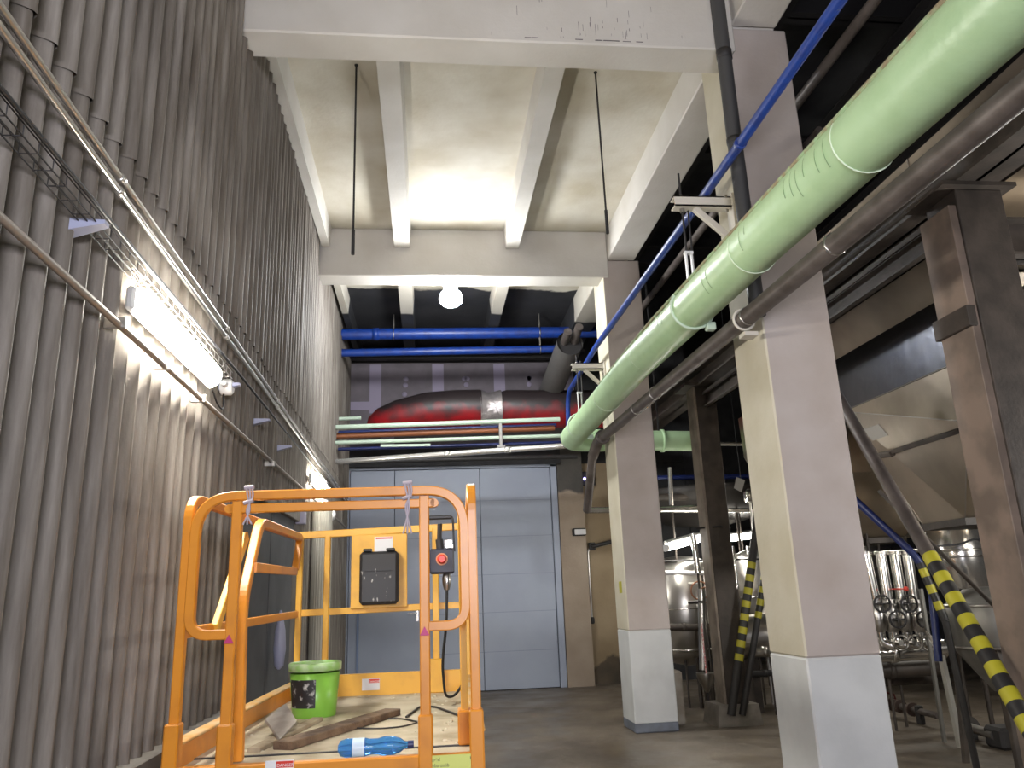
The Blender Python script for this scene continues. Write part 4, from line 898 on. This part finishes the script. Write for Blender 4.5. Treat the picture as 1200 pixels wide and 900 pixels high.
lp('stop_knob', MB().lathe([(.024,-.012),(.026,-.03),(.018,-.04)], ax='y', o=(cx_+.0,cy_-.045,1.815), n=20), M_red, 'red stop knob', ctl)
lp('switch_panel', MB().box((cx_+.015,cy_-.03,1.875), (cx_+.065,cy_+.05,1.90), .004).box((cx_+.015,cy_-.035,1.90), (cx_+.06,cy_+.0,1.925), .003), M_conduit, None, ctl)
lp('cable_gland', MB().lathe([(.018,0),(.026,-.02),(.024,-.06),(.015,-.09)], o=(cx_+.025,cy_,1.735), n=14), M_steel, None, ctl)
lp('control_cable', MB().tube(fillet([(cx_+.025,cy_,1.65),(cx_+.02,cy_,1.45),(cx_-.01,cy_+.1,1.25),(cx_-.0,cy_+.35,1.03),(cx_+.06,cy_+.5,1.02),(cx_+.12,cy_+.6,1.10)], .14), .008, 8), M_rubber)
# stickers on the front
def sticker(x, z, w, h, name='danger_sticker', y=-.022):
    s_ = lp(name, MB().box((x-w/2,y-.0015,z-h/2), (x+w/2,y+.002,z+h/2)), M_white, 'white sticker with a red strip')
    lp('sticker_strip', MB().box((x-w*.12,y-.0025,z+h*.12), (x+w*.48,y-.001,z+h*.45)), M_red, None, s_)
    return s_
def ltext(txt, size, x, y, z, m, name, parent, align='LEFT'):
    p = LW(x,y,z); return text(txt, size, Matrix.Translation(p) @ Matrix.Rotation(LR,4,'Z') @ Matrix.Rotation(math.pi/2,4,'X'), m, name, parent, align)
s1 = sticker(-.175, .975, .11, .07)
s2 = sticker(LI(at('y',5.7,434,802)).x, 1.05, .12, .075, y=2.308)
MT = mat('dark_print', (.05,.05,.04), .7)
ltext('DANGER', .016, -.175-.01, -.0255, .975+.012, M_white, 'sticker_text', s1)
ltext('DANGER', .018, LI(at('y',5.7,434,802)).x-.012, 2.3045, 1.062, M_white, 'sticker_text', s2)
ys = lp('load_plate', MB().box((.39,-.024,.86), (.60,-.0205,.998)), mat('yellow_green_plate', (.62,.66,.16), .5), 'yellow-green plate with small dark print')
lp('plate_border', MB().box((.385,-.0225,.855), (.39,-.02,1.0)).box((.60,-.0225,.855), (.605,-.02,1.0)), M_black, None, ys)
for k, (a_, b_) in enumerate((('Napęd', 'Kg'), ('Liczba osób', '2'), ('Masa maszyny', '6,5'), ('Max prędkość wiatru', '0'), ('Udźwig', '250'))):
    z = .977-k*.0215
    ltext(a_, .0185, .40, -.0245, z, MT, 'plate_text', ys); ltext(b_, .0185, .59, -.0245, z, MT, 'plate_text', ys, 'RIGHT')
for x in (-.395, .395):
    w = lp('warning_triangle', MB().add([(x-.02,-.0325,1.455),(x+.02,-.0325,1.455),(x,-.0325,1.49),(x-.02,-.0305,1.455),(x+.02,-.0305,1.455),(x,-.0305,1.49)], [(0,1,2),(3,5,4),(0,3,4,1),(1,4,5,2),(2,5,3,0)]), mat('magenta_print', (.5,.03,.16), .5), 'small magenta warning triangle')
# ties of cloth and plastic
def tie(x, z0, z1, label):
    g = MB()
    for k in range(3):
        dx = (k-1)*.012
        g.tube(fillet([(x+dx,-.032,z1),(x+dx+.01,-.036,z1-.05),(x-dx,-.034,z1-.10),(x+dx*1.5,-.032,z0)], .03), .004, 6)
    g.tube([(x-.02,-.03,2.02),(x+.02,-.034,2.03)], .009, 6).tube([(x-.02,-.028,2.085),(x+.02,-.03,2.088)], .010, 6)
    t_ = lp('tie', g, mat('lilac_plastic', (.42,.36,.40), .5), label)
    t_.parent = None; t_.matrix_world = Matrix.Translation(LW(0,0,0)) @ Matrix.Rotation(LR,4,'Z')
    t_.name = 'plastic_tie'; t_['category'] = 'tie'; t_['group'] = 'plastic ties on the lift rail'
tie(-.345, 1.93, 2.09, 'twisted lilac plastic tie on the lift rail near the left post')
tie(.325, 1.87, 2.09, 'knotted frayed tie on the lift rail near the control box')
# scissor mechanism and chassis
g = MB()
for s in (-1, 1):
    for k, (z0, z1) in enumerate(((.48,.64),(.64,.80))):
        lp('scissor_arm', MB().bar([(s*.35,.25,z0+.02), (s*.35,2.1,z1-.0)], .04, .07, (1,0,0)), M_orange)
        lp('scissor_arm', MB().bar([(s*.30,2.1,z0+.02), (s*.30,.25,z1-.0)], .04, .07, (1,0,0)), M_orange)
lp('platform_frame', MB().box((-.58,.02,.80), (.58,2.33,.935), .01), M_orange)
lp('chassis', MB().box((-.5,.1,.16), (.5,2.25,.46), .02), mat('dark_grey_enamel', (.06,.06,.065), .5))
for s in (-1, 1):
    for y in (.45, 1.9): lp('wheel', MB().lathe([(.12,-.06),(.19,-.055),(.2,-.03),(.2,.03),(.19,.055),(.12,.06)], ax='x', o=(s*.53,y,.2), n=28), M_rubber)

# things on the deck
def bucket():
    c = LW(LI(at('z',FZ,369,832)).x, LI(at('z',FZ,369,832)).y, FZ); c = Vector((-.655,4.86,FZ))
    t = thing('green_bucket', 'lime green plaster bucket with black label on the lift deck', 'bucket', c)
    part('bucket_wall', MB().lathe([(.118,0),(.122,.004),(.140,.235),(.136,.235),(.116,.01)], o=c, n=40), mat('lime_plastic', (.22,.50,.06), .35, col2=(.30,.56,.12), scale=6, lo=.5, hi=.8), t)
    part('rim', MB().lathe([(.140,.245),(.149,.247),(.150,.285),(.143,.292),(.136,.285),(.136,.245)], o=c, n=40), mat('chalky_green_rim', (.48,.62,.38), .5, col2=(.30,.55,.16), scale=14), t)
    g = MB(); n = 14; vs = []
    for k in range(n):
        a = math.radians(205+75*k/(n-1)); 
        for (r, z) in ((.1285,.055), (.1410,.205)): vs.append((c.x+r*math.cos(a), c.y+r*math.sin(a), c.z+z))
    g.add(vs, [(2*k,2*k+1,2*k+3,2*k+2) for k in range(n-1)], True)
    part('label_sheet', g, mat('smeared_black_label', (.02,.02,.022), .5, col2=(.5,.5,.48), scale=20, lo=.6, hi=.7), t, 'smeared black label')
bucket()
def plank(p, q, w, h, m, name, label, cat, z=FZ, tilt=0):
    p, q = Vector((p[0],p[1],z+h/2+p[2])), Vector((q[0],q[1],z+h/2+q[2])); D = (q-p).normalized(); S = Vector((0,0,1)).cross(D).normalized()
    return solo(name, MB().bar([p, p.lerp(q,.3)+Vector((0,0,.001)), q], w, h, tuple(S)), m, label, cat, 'wooden boards on the deck')
wood = mat('old_wood', (.19,.125,.075), .8, col2=(.10,.062,.038), scale=5, stretch=(3,3,3), bump=.3); wood2 = mat('dusty_wood', (.46,.39,.27), .85, col2=(.30,.24,.16), scale=6, bump=.3)
a = at('z',FZ,331,879); b = at('z',FZ,460,838)
plank((a.x,a.y,0), (b.x,b.y,0), .10, .035, wood, 'wooden_plank', 'dark wooden plank lying slantwise across the lift deck', 'plank')
a = at('z',FZ,297,882); b = at('z',FZ,372,845)
plank((a.x,a.y,0), (b.x,b.y,0), .06, .02, wood2, 'wooden_plank', 'dusty pale board left of the dark plank on the deck', 'plank')
a = at('z',FZ,345,886); b = at('z',FZ,450,868)
# hawk
t = thing('plaster_hawk', 'grey square plasterer hawk leaning by the green bucket', 'hawk', at('z',FZ,325,868))
q0, q1, q2, q3 = at('y',4.25,310,845), at('y',4.45,334,827), at('y',4.10,347,848), at('y',3.95,327,869)
q0.z = max(q0.z, FZ+.02); 
off = Vector((.004,-.006,.012))
part('plate', MB().hexa([q0,q1,q2,q3], [q0+off,q1+off,q2+off,q3+off]), mat('plaster_grey_plate', (.36,.33,.29), .7, col2=(.28,.255,.22), scale=14), t)
ct = (q0+q1+q2+q3)/4; nd = (q1-q0).cross(q2-q1).normalized(); nd = nd if nd.z < 0 else -nd
part('grip', MB().tube([ct, ct+nd*.09], .016, 10), wood, t)
# bottle
t = thing('water_bottle', 'transparent blue plastic bottle lying on the lift deck', 'bottle', at('z',FZ,440,878))
A = at('z',FZ+.036,395,879); Bq = at('z',FZ+.036,485,872); A.y += .03; Bq.y += .0; D = (Bq-A); L = D.length; D.normalize()
prof = [(0,.012),(.01,.03),(.03,.036),(.10,.036),(.12,.031),(.15,.031),(.17,.037),(.21,.036),(.235,.027),(.25,.015),(.262,.013)]
S = Vector((0,0,1)).cross(D).normalized(); Uu = D.cross(S); n = 24; vs = []
for (h, r) in prof:
    h = h*L/.285
    for k in range(n): aa = 2*math.pi*k/n; vs.append(A+D*h+S*r*math.cos(aa)+Uu*r*math.sin(aa))
g = MB().add(vs, [(j*n+k, j*n+(k+1)%n, (j+1)*n+(k+1)%n, (j+1)*n+k) for j in range(len(prof)-1) for k in range(n)], True).add(vs[:n], [tuple(range(n))])
part('bottle_body', g, mat('blue_pet', (.10,.38,.85), .08, trans=.75), t)
part('cap', MB().tube([A+D*L*.92, A+D*L], .0155, 16), mat('navy_cap', (.01,.02,.10), .4), t)
g = MB().tube([A+D*.055*L/.285, A+D*.10*L/.285], .0366, 24, cap=False)
part('paper_label', g, mat('bottle_label', (.55,.68,.8), .4), t)
# wires, crumbs on deck
wp = [at('z',FZ+.008,*p) for p in ((476,840),(492,828),(510,828),(532,836),(545,842))]
solo('deck_wire', MB().tube(fillet(wp, .05), .006, 6), M_darksteel, 'bent dark wire on the deck right of the inner post', 'wire', 'wires on the deck')
wp = [at('z',FZ+.006,*p) for p in ((415,853),(440,854),(470,852),(492,846),(470,842),(455,842))]
solo('deck_wire', MB().tube(fillet(wp, .05), .004, 6), M_darksteel, 'thin looped wire on the deck beyond the dark plank', 'wire', 'wires on the deck')
lp('deck_gap', MB().box((-.6,.284,FZ-.045), (.6,.301,FZ+.0005)), M_black)
g = MB(); rnd = random.Random(5)
for k in range(90):
    u = rnd.random()
    if u < .5: x, y = rnd.uniform(.30,.56), rnd.uniform(.2,2.1)
    elif u < .75: x, y = rnd.uniform(-.55,.5), rnd.uniform(2.0,2.28)
    else: x, y = rnd.uniform(-.57,-.3), rnd.uniform(.3,2.2)
    s_ = rnd.uniform(.004,.014); p = LW(x,y,FZ); h = rnd.uniform(.3,.8)*s_
    a0 = rnd.random()*3
    ring = [(p.x+s_*math.cos(a0+i*1.257)*rnd.uniform(.7,1.2), p.y+s_*math.sin(a0+i*1.257)*rnd.uniform(.7,1.2)) for i in range(5)]
    g.hexa([(a,b,FZ) for a, b in ring], [(p.x+(a-p.x)*.6, p.y+(b-p.y)*.6, FZ+h) for a, b in ring])
o = g.build('plaster_crumbs', mat('plaster_crumb', (.60,.55,.42), .9)); tag(o, 'plaster crumbs and rubble scattered on the lift deck', 'rubble', kind='stuff')
